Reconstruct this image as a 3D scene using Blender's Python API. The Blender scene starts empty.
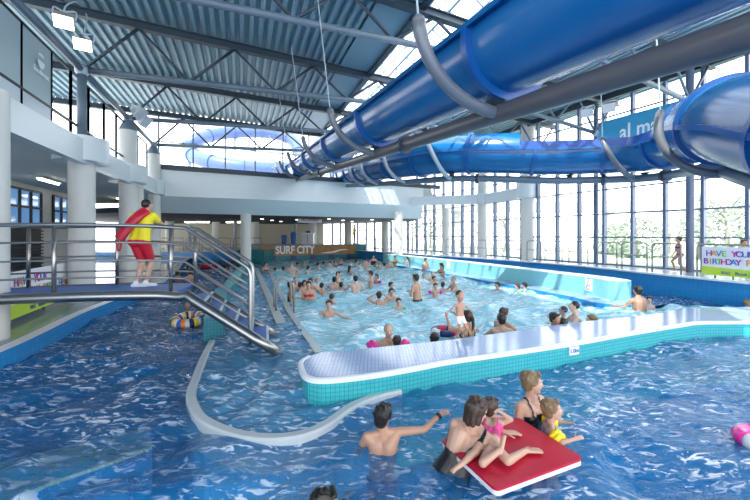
import bpy, bmesh, math, random
import numpy as np
from mathutils import Vector, Matrix, noise

scene = bpy.context.scene
COL = scene.collection
R = math.radians

# ------------------------------------------------------------------ camera
cam_data = bpy.data.cameras.new('camera')
cam = bpy.data.objects.new('camera', cam_data)
COL.objects.link(cam)
cam.location = (0, 0, 2.0)
cam.rotation_euler = (R(90), 0, 0)
cam_data.sensor_width = 36.0
cam_data.lens = 350 / 750 * 36.0
cam_data.shift_y = -15 / 750
cam_data.clip_end = 500
cam_data.clip_start = 0.05
scene.camera = cam

# ------------------------------------------------------------------ sky, sun, exposure
world = bpy.data.worlds.new('sky')
scene.world = world
world.use_nodes = True
wn = world.node_tree.nodes
wl = world.node_tree.links
bg = wn['Background']
geo = wn.new('ShaderNodeTexCoord')
sep = wn.new('ShaderNodeSeparateXYZ')
ramp = wn.new('ShaderNodeValToRGB')
wl.new(geo.outputs['Generated'], sep.inputs[0])
wl.new(sep.outputs['Z'], ramp.inputs[0])
ramp.color_ramp.elements[0].position = 0.0
ramp.color_ramp.elements[0].color = (0.99, 0.99, 1.0, 1)
ramp.color_ramp.elements[1].position = 0.9
ramp.color_ramp.elements[1].color = (0.86, 0.94, 1.0, 1)
wl.new(ramp.outputs[0], bg.inputs[0])
bg.inputs[1].default_value = 6.0

sun_data = bpy.data.lights.new('sun', 'SUN')
sun_data.energy = 11.0
sun_data.angle = R(0.6)
sun_data.color = (1.0, 0.97, 0.92)
sun = bpy.data.objects.new('sun', sun_data)
COL.objects.link(sun)
sun.location = (-10, -20, 40)
sun.rotation_euler = Vector((0.32, 0.56, -1.0)).to_track_quat('-Z', 'Y').to_euler()

scene.view_settings.view_transform = 'Standard'
scene.view_settings.look = 'None'
scene.view_settings.gamma = 1.0
scene.view_settings.use_curve_mapping = False
scene.view_settings.exposure = -0.48
scene.cycles.use_denoising = True
scene.cycles.max_bounces = 10
scene.cycles.diffuse_bounces = 5
scene.cycles.transparent_max_bounces = 16
scene.cycles.caustics_reflective = False
scene.cycles.caustics_refractive = False
scene.cycles.sample_clamp_indirect = 6.0

# ------------------------------------------------------------------ helpers
F = 350.0
def G(px, py, z=0.0):
    """the point of the horizontal plane at height z that the photograph shows at px, py"""
    y = F * (2.0 - z) / (py - 235.0)
    return ((px - 375.0) / F * y, y, z)
def P(px, py, y):
    return ((px - 375.0) / F * y, y, 2.0 - (py - 235.0) / F * y)

def tag(o, label=None, cat=None, group=None, kind=None):
    if label: o['label'] = label
    if cat: o['category'] = cat
    if group: o['group'] = group
    if kind: o['kind'] = kind
    return o

def thing(name, loc, label, cat, group=None):
    o = bpy.data.objects.new(name, None)
    o.empty_display_size = 0.2
    COL.objects.link(o)
    o.location = loc
    return tag(o, label, cat, group)

def world_loc(o):
    v = Vector(o.location)
    if o.parent is not None and not o.get('_w'):
        return Vector((0, 0, 0))
    return v

def link(name, data, m=None, parent=None, mats=None):
    """link mesh data written in world coordinates as one object; a top-level one gets its origin at its base"""
    o = bpy.data.objects.new(name, data)
    COL.objects.link(o)
    for mm in (mats or ([m] if m else [])):
        data.materials.append(mm)
    if parent is None:
        n = len(data.vertices)
        if n:
            co = np.empty(n * 3, dtype=np.float32); data.vertices.foreach_get('co', co)
            c = co.reshape(-1, 3)
            lo, hi = c.min(0), c.max(0)
            org = np.array([(lo[0] + hi[0]) / 2, (lo[1] + hi[1]) / 2, lo[2]], dtype=np.float32)
            data.vertices.foreach_set('co', (c - org).ravel())
            o.location = [float(v) for v in org]
    else:
        o.parent = parent
        root = parent
        if root.parent is None:
            o.matrix_parent_inverse = Matrix.Translation(-Vector(root.location))
    return o

class MB:
    """collects shapes in world coordinates, then links them as ONE mesh"""
    def __init__(self):
        self.v = []; self.f = []; self.mi = []; self.uv = []
    def add(self, vs, fs, mi=0, uvs=None):
        b = len(self.v)
        self.v.extend([tuple(v) for v in vs])
        for i, f in enumerate(fs):
            self.f.append([b + k for k in f]); self.mi.append(mi)
            self.uv.append(uvs[i] if uvs else None)
        return self
    def box(self, lo, hi, mi=0):
        x0, y0, z0 = lo; x1, y1, z1 = hi
        vs = [(x0,y0,z0),(x1,y0,z0),(x1,y1,z0),(x0,y1,z0),(x0,y0,z1),(x1,y0,z1),(x1,y1,z1),(x0,y1,z1)]
        return self.add(vs, [(0,3,2,1),(4,5,6,7),(0,1,5,4),(1,2,6,5),(2,3,7,6),(3,0,4,7)], mi)
    def obox(self, c, ax, ay, az, mi=0):
        """box about c with half-extent vectors"""
        c = Vector(c); ax = Vector(ax); ay = Vector(ay); az = Vector(az)
        vs = [c + sx*ax + sy*ay + sz*az for sz in (-1,1) for sx, sy in ((-1,-1),(1,-1),(1,1),(-1,1))]
        return self.add(vs, [(0,3,2,1),(4,5,6,7),(0,1,5,4),(1,2,6,5),(2,3,7,6),(3,0,4,7)], mi)
    def bar(self, p0, p1, w, h, mi=0, up=(0,0,1)):
        p0 = Vector(p0); p1 = Vector(p1); d = (p1 - p0)
        L = d.length
        d.normalize(); u = Vector(up)
        s = d.cross(u)
        if s.length < 1e-4: s = d.cross(Vector((1,0,0)))
        s.normalize(); u = s.cross(d).normalized()
        return self.obox((p0 + p1) / 2, d * L / 2, s * w / 2, u * h / 2, mi)
    def sweep(self, pts, prof, closed_prof=True, caps=True, mi=0, up=(0,0,1), closed=False, radii=None):
        """prof: (side, up) pairs"""
        pts = [Vector(p) for p in pts]; n = len(pts); m = len(prof)
        vs = []
        for i, p in enumerate(pts):
            if closed: t = pts[(i+1) % n] - pts[i-1]
            else: t = pts[min(i+1, n-1)] - pts[max(i-1, 0)]
            t.normalize(); u = Vector(up)
            s = t.cross(u)
            if s.length < 1e-3:
                s = t.cross(Vector((0,1,0)))
            s.normalize(); u = s.cross(t)
            k = radii[i] if radii else 1.0
            for a, b in prof: vs.append(p + s * a * k + u * b * k)
        fs = []
        for i in range(n if closed else n - 1):
            j = (i + 1) % n
            for q in range(m if closed_prof else m - 1):
                r = (q + 1) % m
                fs.append((i*m+q, i*m+r, j*m+r, j*m+q))
        if caps and closed_prof and not closed:
            fs.append(tuple(range(m - 1, -1, -1))); fs.append(tuple((n-1)*m + q for q in range(m)))
        return self.add(vs, fs, mi)
    def pipe(self, pts, r, n=10, mi=0, closed=False, radii=None):
        """parallel-transported tube"""
        pts = [Vector(p) for p in pts]; N = len(pts)
        vs = []; s = None
        for i, p in enumerate(pts):
            t = (pts[(i+1) % N] - pts[i-1]) if closed else (pts[min(i+1, N-1)] - pts[max(i-1, 0)])
            t.normalize()
            if s is None:
                s = t.cross(Vector((0,0,1)))
                if s.length < 0.05: s = t.cross(Vector((1,0,0)))
            s = (s - t * s.dot(t))
            s.normalize(); u = s.cross(t)
            rr = radii[i] if radii else r
            for k in range(n):
                a = 2 * math.pi * k / n
                vs.append(p + (s * math.cos(a) + u * math.sin(a)) * rr)
        fs = []
        for i in range(N if closed else N - 1):
            j = (i + 1) % N
            for k in range(n):
                l = (k + 1) % n
                fs.append((i*n+k, i*n+l, j*n+l, j*n+k))
        if not closed:
            fs.append(tuple(range(n-1, -1, -1))); fs.append(tuple((N-1)*n + k for k in range(n)))
        return self.add(vs, fs, mi)
    def lathe(self, c, prof, n=24, mi=0):
        """prof: (r, z) from bottom to top, z relative to c"""
        vs = []; m = len(prof)
        for r, z in prof:
            for k in range(n):
                a = 2 * math.pi * k / n
                vs.append((c[0] + r * math.cos(a), c[1] + r * math.sin(a), c[2] + z))
        fs = [(i*n+k, i*n+(k+1) % n, (i+1)*n+(k+1) % n, (i+1)*n+k) for i in range(m-1) for k in range(n)]
        fs.append(tuple(range(n-1, -1, -1))); fs.append(tuple((m-1)*n + k for k in range(n)))
        return self.add(vs, fs, mi)
    def ball(self, c, r, nu=14, nv=9, mi=0):
        r = r if isinstance(r, (tuple, list)) else (r, r, r)
        vs = [(c[0], c[1], c[2] - r[2])]
        for i in range(1, nv):
            a = -math.pi/2 + math.pi * i / nv
            for k in range(nu):
                b = 2 * math.pi * k / nu
                vs.append((c[0] + r[0]*math.cos(a)*math.cos(b), c[1] + r[1]*math.cos(a)*math.sin(b), c[2] + r[2]*math.sin(a)))
        vs.append((c[0], c[1], c[2] + r[2]))
        fs = [(0, 1+(k+1) % nu, 1+k) for k in range(nu)]
        for i in range(nv-2):
            for k in range(nu):
                fs.append((1+i*nu+k, 1+i*nu+(k+1) % nu, 1+(i+1)*nu+(k+1) % nu, 1+(i+1)*nu+k))
        t = len(vs) - 1; b = 1 + (nv-2)*nu
        fs += [(b+k, b+(k+1) % nu, t) for k in range(nu)]
        return self.add(vs, fs, mi)
    def prism(self, poly, z0, z1, mi_side=0, mi_top=0, bottom=True):
        n = len(poly)
        area = sum(poly[i][0]*poly[(i+1) % n][1] - poly[(i+1) % n][0]*poly[i][1] for i in range(n))
        if area < 0: poly = list(reversed(poly))
        vs = [(p[0], p[1], z0) for p in poly] + [(p[0], p[1], z1) for p in poly]
        d = [0.0]
        for i in range(n):
            a, b = poly[i], poly[(i+1) % n]
            d.append(d[-1] + math.hypot(b[0]-a[0], b[1]-a[1]))
        fs = []; uv = []
        for i in range(n):
            j = (i+1) % n
            fs.append((i, j, n+j, n+i)); uv.append([(d[i], z0), (d[i+1], z0), (d[i+1], z1), (d[i], z1)])
        self.add(vs, fs, mi_side, uv)
        self.add([(p[0], p[1], z1) for p in poly], [tuple(range(n))], mi_top, [[(p[0], p[1]) for p in poly]])
        if bottom: self.add([(p[0], p[1], z0) for p in poly], [tuple(range(n-1, -1, -1))], mi_side)
        return self
    def build(self, name, m=None, parent=None, smooth=False, mats=None, autos=None):
        me = bpy.data.meshes.new(name)
        me.from_pydata([tuple(v) for v in self.v], [], self.f)
        if any(u for u in self.uv):
            L = me.uv_layers.new(name='UVMap')
            for p in me.polygons:
                u = self.uv[p.index]
                for k, li in enumerate(p.loop_indices):
                    if u: L.data[li].uv = u[k]
                    else: L.data[li].uv = me.vertices[me.loops[li].vertex_index].co[:2]
        if any(self.mi):
            me.polygons.foreach_set('material_index', self.mi)
        if smooth:
            me.polygons.foreach_set('use_smooth', [True] * len(me.polygons))
            if autos: me.set_sharp_from_angle(angle=R(autos))
        me.update()
        return link(name, me, m, parent, mats)

def catmull(pts, k=8, closed=False):
    pts = [Vector(p) for p in pts]; n = len(pts); out = []
    for i in range(n if closed else n - 1):
        p1 = pts[i]; p2 = pts[(i+1) % n]
        p0 = pts[i-1] if (closed or i > 0) else p1 + (p1 - p2)
        p3 = pts[(i+2) % n] if (closed or i + 2 < n) else p2 + (p2 - p1)
        for j in range(k):
            t = j / k
            out.append(0.5 * ((2*p1) + (p2-p0)*t + (2*p0-5*p1+4*p2-p3)*t*t + (3*p1-p0-3*p2+p3)*t**3))
    if not closed: out.append(pts[-1])
    return out

# ------------------------------------------------------------------ materials
def mat(name, color, rough=0.5, metal=0.0, spec=0.5, var=0.0, scale=6.0, bump=0.0, emit=None, estr=0.0, trans=0.0):
    m = bpy.data.materials.new(name); m.use_nodes = True
    nt = m.node_tree; b = nt.nodes['Principled BSDF']
    c = tuple(color) + (1,)
    b.inputs['Base Color'].default_value = c
    b.inputs['Roughness'].default_value = rough
    b.inputs['Metallic'].default_value = metal
    b.inputs['Specular IOR Level'].default_value = spec
    if var or bump:
        tc = nt.nodes.new('ShaderNodeTexCoord'); nz = nt.nodes.new('ShaderNodeTexNoise')
        nz.inputs['Scale'].default_value = scale; nz.inputs['Detail'].default_value = 4
        nt.links.new(tc.outputs['Object'], nz.inputs['Vector'])
        if var:
            mx = nt.nodes.new('ShaderNodeMix'); mx.data_type = 'RGBA'
            mx.inputs[6].default_value = tuple(max(0, v * (1 - var)) for v in color) + (1,)
            mx.inputs[7].default_value = tuple(min(1, v * (1 + var)) for v in color) + (1,)
            nt.links.new(nz.outputs['Fac'], mx.inputs[0]); nt.links.new(mx.outputs[2], b.inputs['Base Color'])
        if bump:
            bp = nt.nodes.new('ShaderNodeBump'); bp.inputs['Strength'].default_value = bump; bp.inputs['Distance'].default_value = 0.02
            nt.links.new(nz.outputs['Fac'], bp.inputs['Height']); nt.links.new(bp.outputs[0], b.inputs['Normal'])
    if emit:
        b.inputs['Emission Color'].default_value = tuple(emit) + (1,)
        b.inputs['Emission Strength'].default_value = estr
    return m

def tile_mat(name, c1, c2, grout, size=0.06, mortar=0.06, rough=0.25, coord='UV'):
    m = bpy.data.materials.new(name); m.use_nodes = True
    nt = m.node_tree; b = nt.nodes['Principled BSDF']
    tc = nt.nodes.new('ShaderNodeTexCoord'); br = nt.nodes.new('ShaderNodeTexBrick')
    br.offset = 0.0; br.squash = 1.0
    br.inputs['Color1'].default_value = tuple(c1) + (1,); br.inputs['Color2'].default_value = tuple(c2) + (1,)
    br.inputs['Mortar'].default_value = tuple(grout) + (1,)
    br.inputs['Scale'].default_value = 1.0
    br.inputs['Brick Width'].default_value = size; br.inputs['Row Height'].default_value = size
    br.inputs['Mortar Size'].default_value = size * mortar
    nt.links.new(tc.outputs[coord], br.inputs['Vector'])
    nt.links.new(br.outputs['Color'], b.inputs['Base Color'])
    b.inputs['Roughness'].default_value = rough
    bp = nt.nodes.new('ShaderNodeBump'); bp.inputs['Strength'].default_value = 0.3; bp.inputs['Distance'].default_value = 0.004; bp.invert = True
    nt.links.new(br.outputs['Fac'], bp.inputs['Height']); nt.links.new(bp.outputs[0], b.inputs['Normal'])
    return m

def glass_mat(name, tint=(1, 1, 1), refl=0.06, rough=0.0):
    m = bpy.data.materials.new(name); m.use_nodes = True
    nt = m.node_tree; nt.nodes.clear()
    out = nt.nodes.new('ShaderNodeOutputMaterial'); mx = nt.nodes.new('ShaderNodeMixShader')
    tr = nt.nodes.new('ShaderNodeBsdfTransparent'); gl = nt.nodes.new('ShaderNodeBsdfGlossy')
    tr.inputs[0].default_value = tuple(tint) + (1,); gl.inputs['Roughness'].default_value = rough
    mx.inputs[0].default_value = refl
    nt.links.new(tr.outputs[0], mx.inputs[1]); nt.links.new(gl.outputs[0], mx.inputs[2]); nt.links.new(mx.outputs[0], out.inputs[0])
    return m

def water_mat(name, deep, tint, clear, foam_glint_amt, foam_glint_scale, bump=0.25, bscale=9.0, ior=1.4, foam_glint_col=(0.85, 0.93, 1.0), stretch=(1, 1, 1), crest=(.02, .08), edge=(.53, .60)):
    m = bpy.data.materials.new(name); m.use_nodes = True
    nt = m.node_tree; nt.nodes.clear(); N = nt.nodes.new; L = nt.links.new
    out = N('ShaderNodeOutputMaterial')
    tc = N('ShaderNodeTexCoord'); mp = N('ShaderNodeMapping'); mp.inputs['Scale'].default_value = stretch
    L(tc.outputs['Object'], mp.inputs['Vector'])
    n1 = N('ShaderNodeTexNoise'); n1.inputs['Scale'].default_value = bscale; n1.inputs['Detail'].default_value = 5; n1.inputs['Distortion'].default_value = 0.6
    L(mp.outputs[0], n1.inputs['Vector'])
    bp = N('ShaderNodeBump'); bp.inputs['Strength'].default_value = bump; bp.inputs['Distance'].default_value = 0.06
    L(n1.outputs['Fac'], bp.inputs['Height'])
    df = N('ShaderNodeBsdfDiffuse'); df.inputs[0].default_value = tuple(deep) + (1,)
    tr = N('ShaderNodeBsdfTransparent'); tr.inputs[0].default_value = tuple(tint) + (1,)
    m1 = N('ShaderNodeMixShader'); m1.inputs[0].default_value = clear
    L(df.outputs[0], m1.inputs[1]); L(tr.outputs[0], m1.inputs[2])
    # air-bubble foam, and window reflections painted in as white torn lines and patches
    w = N('ShaderNodeTexNoise'); w.inputs['Scale'].default_value = foam_glint_scale; w.inputs['Detail'].default_value = 7
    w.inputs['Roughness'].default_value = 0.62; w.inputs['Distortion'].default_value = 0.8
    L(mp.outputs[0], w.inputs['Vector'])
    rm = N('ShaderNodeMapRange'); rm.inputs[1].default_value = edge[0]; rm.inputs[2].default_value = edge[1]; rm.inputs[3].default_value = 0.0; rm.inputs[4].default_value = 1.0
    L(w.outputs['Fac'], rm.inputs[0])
    big = N('ShaderNodeTexNoise'); big.inputs['Scale'].default_value = foam_glint_scale * 0.13; big.inputs['Detail'].default_value = 3
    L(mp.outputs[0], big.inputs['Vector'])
    rb = N('ShaderNodeMapRange'); rb.inputs[1].default_value = 0.36; rb.inputs[2].default_value = 0.62; rb.inputs[3].default_value = 0.0; rb.inputs[4].default_value = foam_glint_amt
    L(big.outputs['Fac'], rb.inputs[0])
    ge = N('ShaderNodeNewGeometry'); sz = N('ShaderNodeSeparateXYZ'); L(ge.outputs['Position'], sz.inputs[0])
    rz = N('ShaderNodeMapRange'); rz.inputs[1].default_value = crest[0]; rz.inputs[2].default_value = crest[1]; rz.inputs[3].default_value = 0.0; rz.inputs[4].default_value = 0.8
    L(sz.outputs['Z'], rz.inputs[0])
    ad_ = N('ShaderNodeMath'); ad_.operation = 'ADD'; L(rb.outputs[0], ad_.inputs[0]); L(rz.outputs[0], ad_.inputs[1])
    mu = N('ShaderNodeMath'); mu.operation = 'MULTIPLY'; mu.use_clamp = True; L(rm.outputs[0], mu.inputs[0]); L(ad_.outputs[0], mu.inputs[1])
    fo = N('ShaderNodeBsdfDiffuse'); fo.inputs[0].default_value = tuple(foam_glint_col) + (1,)
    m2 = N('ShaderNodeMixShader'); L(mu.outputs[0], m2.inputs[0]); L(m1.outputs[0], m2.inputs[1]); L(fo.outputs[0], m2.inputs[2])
    gl = N('ShaderNodeBsdfGlossy'); gl.inputs['Roughness'].default_value = 0.04; L(bp.outputs[0], gl.inputs['Normal'])
    fr = N('ShaderNodeFresnel'); fr.inputs['IOR'].default_value = ior; L(bp.outputs[0], fr.inputs['Normal'])
    m3 = N('ShaderNodeMixShader'); L(fr.outputs[0], m3.inputs[0]); L(m2.outputs[0], m3.inputs[1]); L(gl.outputs[0], m3.inputs[2])
    L(m3.outputs[0], out.inputs[0])
    return m

M = {}
M['white'] = mat('white_paint', (0.80, 0.83, 0.85), 0.5, var=0.03)
M['column'] = mat('column_paint', (0.66, 0.66, 0.63), 0.45, var=0.04, scale=3)
M['fascia'] = mat('fascia_panel', (0.70, 0.76, 0.78), 0.28)
M['soffit'] = mat('soffit_paint', (0.74, 0.84, 0.88), 0.45)
M['ceil_white'] = mat('ceiling_tiles', (0.66, 0.70, 0.72), 0.7)
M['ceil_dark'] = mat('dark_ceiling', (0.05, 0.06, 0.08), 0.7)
M['roof'] = mat('profiled_steel', (0.24, 0.355, 0.41), 0.4, metal=0.1, var=0.06, scale=1.5)
M['steel_dark'] = mat('painted_steel', (0.03, 0.05, 0.07), 0.4, var=0.1, scale=2)
M['steel_mid'] = mat('blue_grey_steel', (0.13, 0.18, 0.23), 0.4, var=0.08)
M['steel_light'] = mat('light_grey_steel', (0.42, 0.48, 0.53), 0.35, var=0.05)
M['mullion'] = mat('mullion_paint', (0.11, 0.15, 0.24), 0.35, var=0.06)
M['black_frame'] = mat('black_frame', (0.02, 0.025, 0.03), 0.35, var=0.1)
M['stainless'] = mat('stainless_steel', (0.34, 0.33, 0.32), 0.3, metal=1.0, var=0.04)
M['pipe_grey'] = mat('grey_pipe_paint', (0.095, 0.095, 0.105), 0.32, var=0.08, scale=4)
M['arm_grey'] = mat('grey_hanger_paint', (0.16, 0.17, 0.19), 0.3, var=0.08, scale=4)
M['slide'] = mat('blue_gelcoat', (0.008, 0.135, 0.36), 0.2, spec=0.6, var=0.12, scale=1.2, bump=0.04)
M['slide_in'] = mat('dark_blue_gelcoat', (0.01, 0.07, 0.32), 0.25, var=0.1)
M['flange'] = mat('blue_flange', (0.008, 0.10, 0.33), 0.28, var=0.08)
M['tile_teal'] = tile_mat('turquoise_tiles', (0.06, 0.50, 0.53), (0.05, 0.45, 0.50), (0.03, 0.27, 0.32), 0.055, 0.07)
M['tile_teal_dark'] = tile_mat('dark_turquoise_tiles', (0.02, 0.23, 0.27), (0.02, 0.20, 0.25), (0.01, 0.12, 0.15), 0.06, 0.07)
M['tile_pale'] = tile_mat('pale_blue_tiles', (0.46, 0.57, 0.78), (0.40, 0.52, 0.75), (0.22, 0.32, 0.56), 0.05, 0.08, rough=0.12)
M['tile_ledge'] = tile_mat('blue_ledge_tiles', (0.20, 0.50, 0.78), (0.18, 0.47, 0.76), (0.12, 0.38, 0.66), 0.1, 0.06, coord='Object')
M['tile_blue'] = tile_mat('blue_wall_tiles', (0.025, 0.27, 0.62), (0.022, 0.25, 0.60), (0.02, 0.2, 0.5), 0.12, 0.04)
M['tile_pool'] = tile_mat('pool_floor_tiles', (0.05, 0.25, 0.55), (0.04, 0.22, 0.52), (0.03, 0.16, 0.40), 0.25, 0.04, coord='Object')
M['tile_wave'] = tile_mat('wave_pool_floor_tiles', (0.25, 0.62, 0.80), (0.22, 0.58, 0.78), (0.16, 0.48, 0.70), 0.25, 0.04, coord='Object')
M['kerb'] = tile_mat('pale_kerb_tiles', (0.52, 0.57, 0.58), (0.49, 0.54, 0.56), (0.5, 0.55, 0.58), 0.09, 0.05, coord='Object')
M['coping'] = mat('white_coping', (0.80, 0.84, 0.86), 0.3, var=0.03)
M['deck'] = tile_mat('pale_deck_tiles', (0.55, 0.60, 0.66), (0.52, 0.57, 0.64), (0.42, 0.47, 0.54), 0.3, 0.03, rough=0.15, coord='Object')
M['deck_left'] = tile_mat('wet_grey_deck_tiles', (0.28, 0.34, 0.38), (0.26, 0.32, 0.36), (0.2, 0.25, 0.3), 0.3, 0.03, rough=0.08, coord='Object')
M['bridge_blue'] = mat('blue_safety_flooring', (0.02, 0.14, 0.50), 0.45, var=0.15, scale=30, bump=0.1)
M['bridge_under'] = mat('bridge_underside', (0.10, 0.12, 0.15), 0.5)
M['nosing'] = mat('pale_step_nosing', (0.70, 0.75, 0.82), 0.4)
M['cream'] = mat('cream_wall_paint', (0.62, 0.58, 0.46), 0.6, var=0.05, scale=1)
M['ground'] = mat('pale_paving', (0.68, 0.69, 0.68), 0.8, var=0.15, scale=0.3)
M['grass'] = mat('outside_grass', (0.42, 0.48, 0.34), 0.9, var=0.3, scale=1.5)
M['leaf'] = mat('tree_leaves', (0.30, 0.38, 0.28), 0.8, var=0.4, scale=4)
M['leaf2'] = mat('pale_leaves', (0.46, 0.50, 0.42), 0.8, var=0.4, scale=4)
M['bark'] = mat('bark', (0.36, 0.33, 0.30), 0.9, var=0.2)
M['concrete'] = mat('pale_concrete', (0.62, 0.62, 0.62), 0.8, var=0.1)
M['frost'] = mat('frosted_panel', (0.42, 0.52, 0.54), 0.3, var=0.04, scale=0.6)
M['frost2'] = mat('pale_frosted_panel', (0.55, 0.62, 0.68), 0.3, var=0.04, scale=0.6)
M['glass'] = glass_mat('window_glass', (0.95, 0.98, 1.0), 0.05)
M['glass_dark'] = glass_mat('tinted_glass', (0.35, 0.6, 0.9), 0.25)
M['lampw'] = mat('lamp_face', (1, 1, 0.95), 0.4, emit=(1.0, 0.98, 0.88), estr=14.0)
M['tubew'] = mat('tube_light', (1, 1, 1), 0.4, emit=(1.0, 0.93, 0.78), estr=22.0)
M['spotw'] = mat('spot_face', (1, 1, 1), 0.4, emit=(1.0, 0.9, 0.7), estr=8.0)
M['lampbox'] = mat('lamp_housing', (0.24, 0.17, 0.11), 0.4, metal=0.5, var=0.1)
M['lampgrey'] = mat('grey_lamp_housing', (0.6, 0.64, 0.68), 0.4, var=0.05)
M['signwhite'] = mat('banner_white', (0.86, 0.88, 0.92), 0.5, var=0.03)
M['signgreen'] = mat('banner_green', (0.52, 0.72, 0.05), 0.5, var=0.05)
M['signbrown'] = mat('wood_print_board', (0.36, 0.19, 0.07), 0.5, var=0.5, scale=2.2)
M['signblue'] = mat('blue_sign_film', (0.05, 0.38, 0.66), 0.4, var=0.05)
M['signyellow'] = mat('yellow_sign_film', (0.66, 0.58, 0.22), 0.4, var=0.08)
M['textwhite'] = mat('white_lettering', (0.9, 0.92, 0.95), 0.5, var=0.02)
M['textblue'] = mat('blue_lettering', (0.02, 0.10, 0.45), 0.5, var=0.02)
M['textred'] = mat('red_lettering', (0.7, 0.03, 0.05), 0.5, var=0.02)
for k_, c_ in {'c_purple': (0.30, 0.03, 0.38), 'c_orange': (0.85, 0.35, 0.03), 'c_blue': (0.03, 0.25, 0.65), 'c_green': (0.25, 0.55, 0.05),
               'c_pink': (0.75, 0.04, 0.35), 'c_navy': (0.01, 0.06, 0.2)}.items():
    M[k_] = mat(k_[2:] + '_print', c_, 0.5, var=0.02)
M['red_foam'] = mat('red_foam', (0.50, 0.008, 0.035), 0.35, var=0.12, scale=8, bump=0.05)
M['white_foam'] = mat('white_foam', (0.80, 0.80, 0.84), 0.5, var=0.03)
M['bin_blue'] = mat('blue_plastic', (0.02, 0.10, 0.40), 0.4, var=0.05)

def text(body, c, d, h, m, parent, name='lettering', up=(0, 0, 1), extr=0.004, bold=0.0, sx=1.0):
    """flat lettering centred on c, reading along d"""
    cu = bpy.data.curves.new(name, 'FONT'); cu.body = body; cu.size = h * 1.38
    cu.align_x = 'CENTER'; cu.align_y = 'CENTER'; cu.extrude = extr; cu.offset = bold
    tmp = bpy.data.objects.new(name, cu); COL.objects.link(tmp)
    me = bpy.data.meshes.new_from_object(tmp.evaluated_get(bpy.context.evaluated_depsgraph_get()))
    bpy.data.objects.remove(tmp); bpy.data.curves.remove(cu)
    o = bpy.data.objects.new(name, me); COL.objects.link(o); me.materials.clear(); me.materials.append(m)
    d = Vector(d).normalized(); u = Vector(up); n = d.cross(u).normalized(); u = n.cross(d).normalized()
    mt = Matrix((( d.x*sx, u.x, n.x, c[0]), (d.y*sx, u.y, n.y, c[1]), (d.z*sx, u.z, n.z, c[2]), (0, 0, 0, 1)))
    o.matrix_world = mt
    if parent:
        o.parent = parent
        o.matrix_parent_inverse = Matrix.Translation(-Vector(parent.location)) if parent.parent is None else Matrix()
        o.matrix_basis = mt
    return o
# ------------------------------------------------------------------ hall frame
N1 = Vector((-8.04, 9.6, 0)); AX = Vector((0.897, 0.442, 0)); UX = Vector((-0.359, 0.933, 0))
STEP = 4.243
ROOF = 8.24
def H(t, s, z): 
    p = N1 + AX * t + UX * s
    return Vector((p.x, p.y, z))
WALL_PTS = [(15.6, 4.4), (13.7, 9.2), (11.3, 14.1), (8.95, 18.8), (7.3, 23.1), (5.5, 27.4), (3.0, 31.5), (-0.6, 35.6), (-5.8, 39.3)]
WALL = [Vector((p.x, p.y, 0)) for p in catmull([(x, y, 0) for x, y in WALL_PTS], 10)]
def arclen(pts):
    d = [0.0]
    for a_, b_ in zip(pts, pts[1:]): d.append(d[-1] + (b_ - a_).length)
    return d
WD = arclen(WALL)
def wall_at(q):
    for i in range(len(WD) - 1):
        if WD[i+1] >= q:
            k = (q - WD[i]) / (WD[i+1] - WD[i]); return WALL[i].lerp(WALL[i+1], k)
    return WALL[-1]
def pip(x, y, poly):
    x = np.asarray(x); y = np.asarray(y); inside = np.zeros(x.shape, bool); n = len(poly)
    for i in range(n):
        x0, y0 = poly[i][0], poly[i][1]; x1, y1 = poly[(i+1) % n][0], poly[(i+1) % n][1]
        if y0 == y1: continue
        c = ((y0 > y) != (y1 > y)) & (x < (x1 - x0) * (y - y0) / (y1 - y0) + x0)
        inside ^= c
    return inside

# ------------------------------------------------------------------ ground outside
g = MB(); g.box((-120, -30, -1.6), (120, 160, -1.25)); tag(g.build('floor_outside', M['ground']), kind='structure')
lawn = MB(); lawn.prism([(13.5, 18), (40, 8), (60, 60), (8, 60), (6, 36), (9, 26)], -1.25, 0.45); tag(lawn.build('lawn', M['grass']), kind='structure')

# ------------------------------------------------------------------ pool basin
b = MB(); b.box((-17, -12, -1.15), (16, 33, -1.0)); tag(b.build('floor_river', M['tile_pool']), kind='structure')
WAVE_EDGE = [(-0.95, 5.96), (-2.26, 9.2), (-4.3, 15.0), (-6.4, 21.0), (-8.9, 27.2)]
BARR = [(0.6, 25.6), (1.8, 23.3), (3.0, 20.9), (4.2, 18.4), (5.2, 16.0), (6.0, 14.0), (6.6, 12.4), (6.97, 11.4), (7.08, 10.75)]
FRONT = [G(303, 371, .28), G(308, 376.5, .28), G(320, 379, .28), G(345, 377.5, .28), G(380, 373, .28), G(415, 367, .28), G(450, 360.5, .28), G(510, 352, .28), G(570, 343, .28), G(630, 332.5, .28), G(680, 324.5, .28), G(700, 322, .28), G(750, 321.5, .28), (12.6, 7.1, .28)]
BACK = [(12.6, 8.9, .28), G(750, 307, .28), G(700, 307.5, .28), G(684, 308.5, .28), G(661, 313, .28), G(620, 317.8, .28), G(570, 323, .28), G(500, 333, .28), G(440, 341, .28), G(380, 347, .28), G(340, 351, .28), G(322, 352.5, .28), G(309, 356, .28), G(301, 362, .28)]
wave_poly = [(p[0], p[1]) for p in reversed(BACK[1:])] + [(10.9, 8.3), (10.5, 9.9), (7.4, 10.0)] + [(x + .3, y) for x, y in reversed(BARR)] + [(-1.4, 30.4), (-8.9, 27.0)] + list(reversed(WAVE_EDGE))
wf = MB(); wf.prism(wave_poly, -1.0, -0.95); tag(wf.build('floor_wave_pool', M['tile_wave']), kind='structure')
KERB = [G(212, 340, .03), G(203, 358, .03), G(196, 376, .03), G(191, 392, .03), G(194, 405, .03), G(204, 418, .03), G(232, 430.5, .03), G(266, 436, .03), G(299, 433, .03), G(325, 423, .03), G(352, 404.5, .03), G(378, 394, .03), G(400, 389, .03)]
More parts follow.
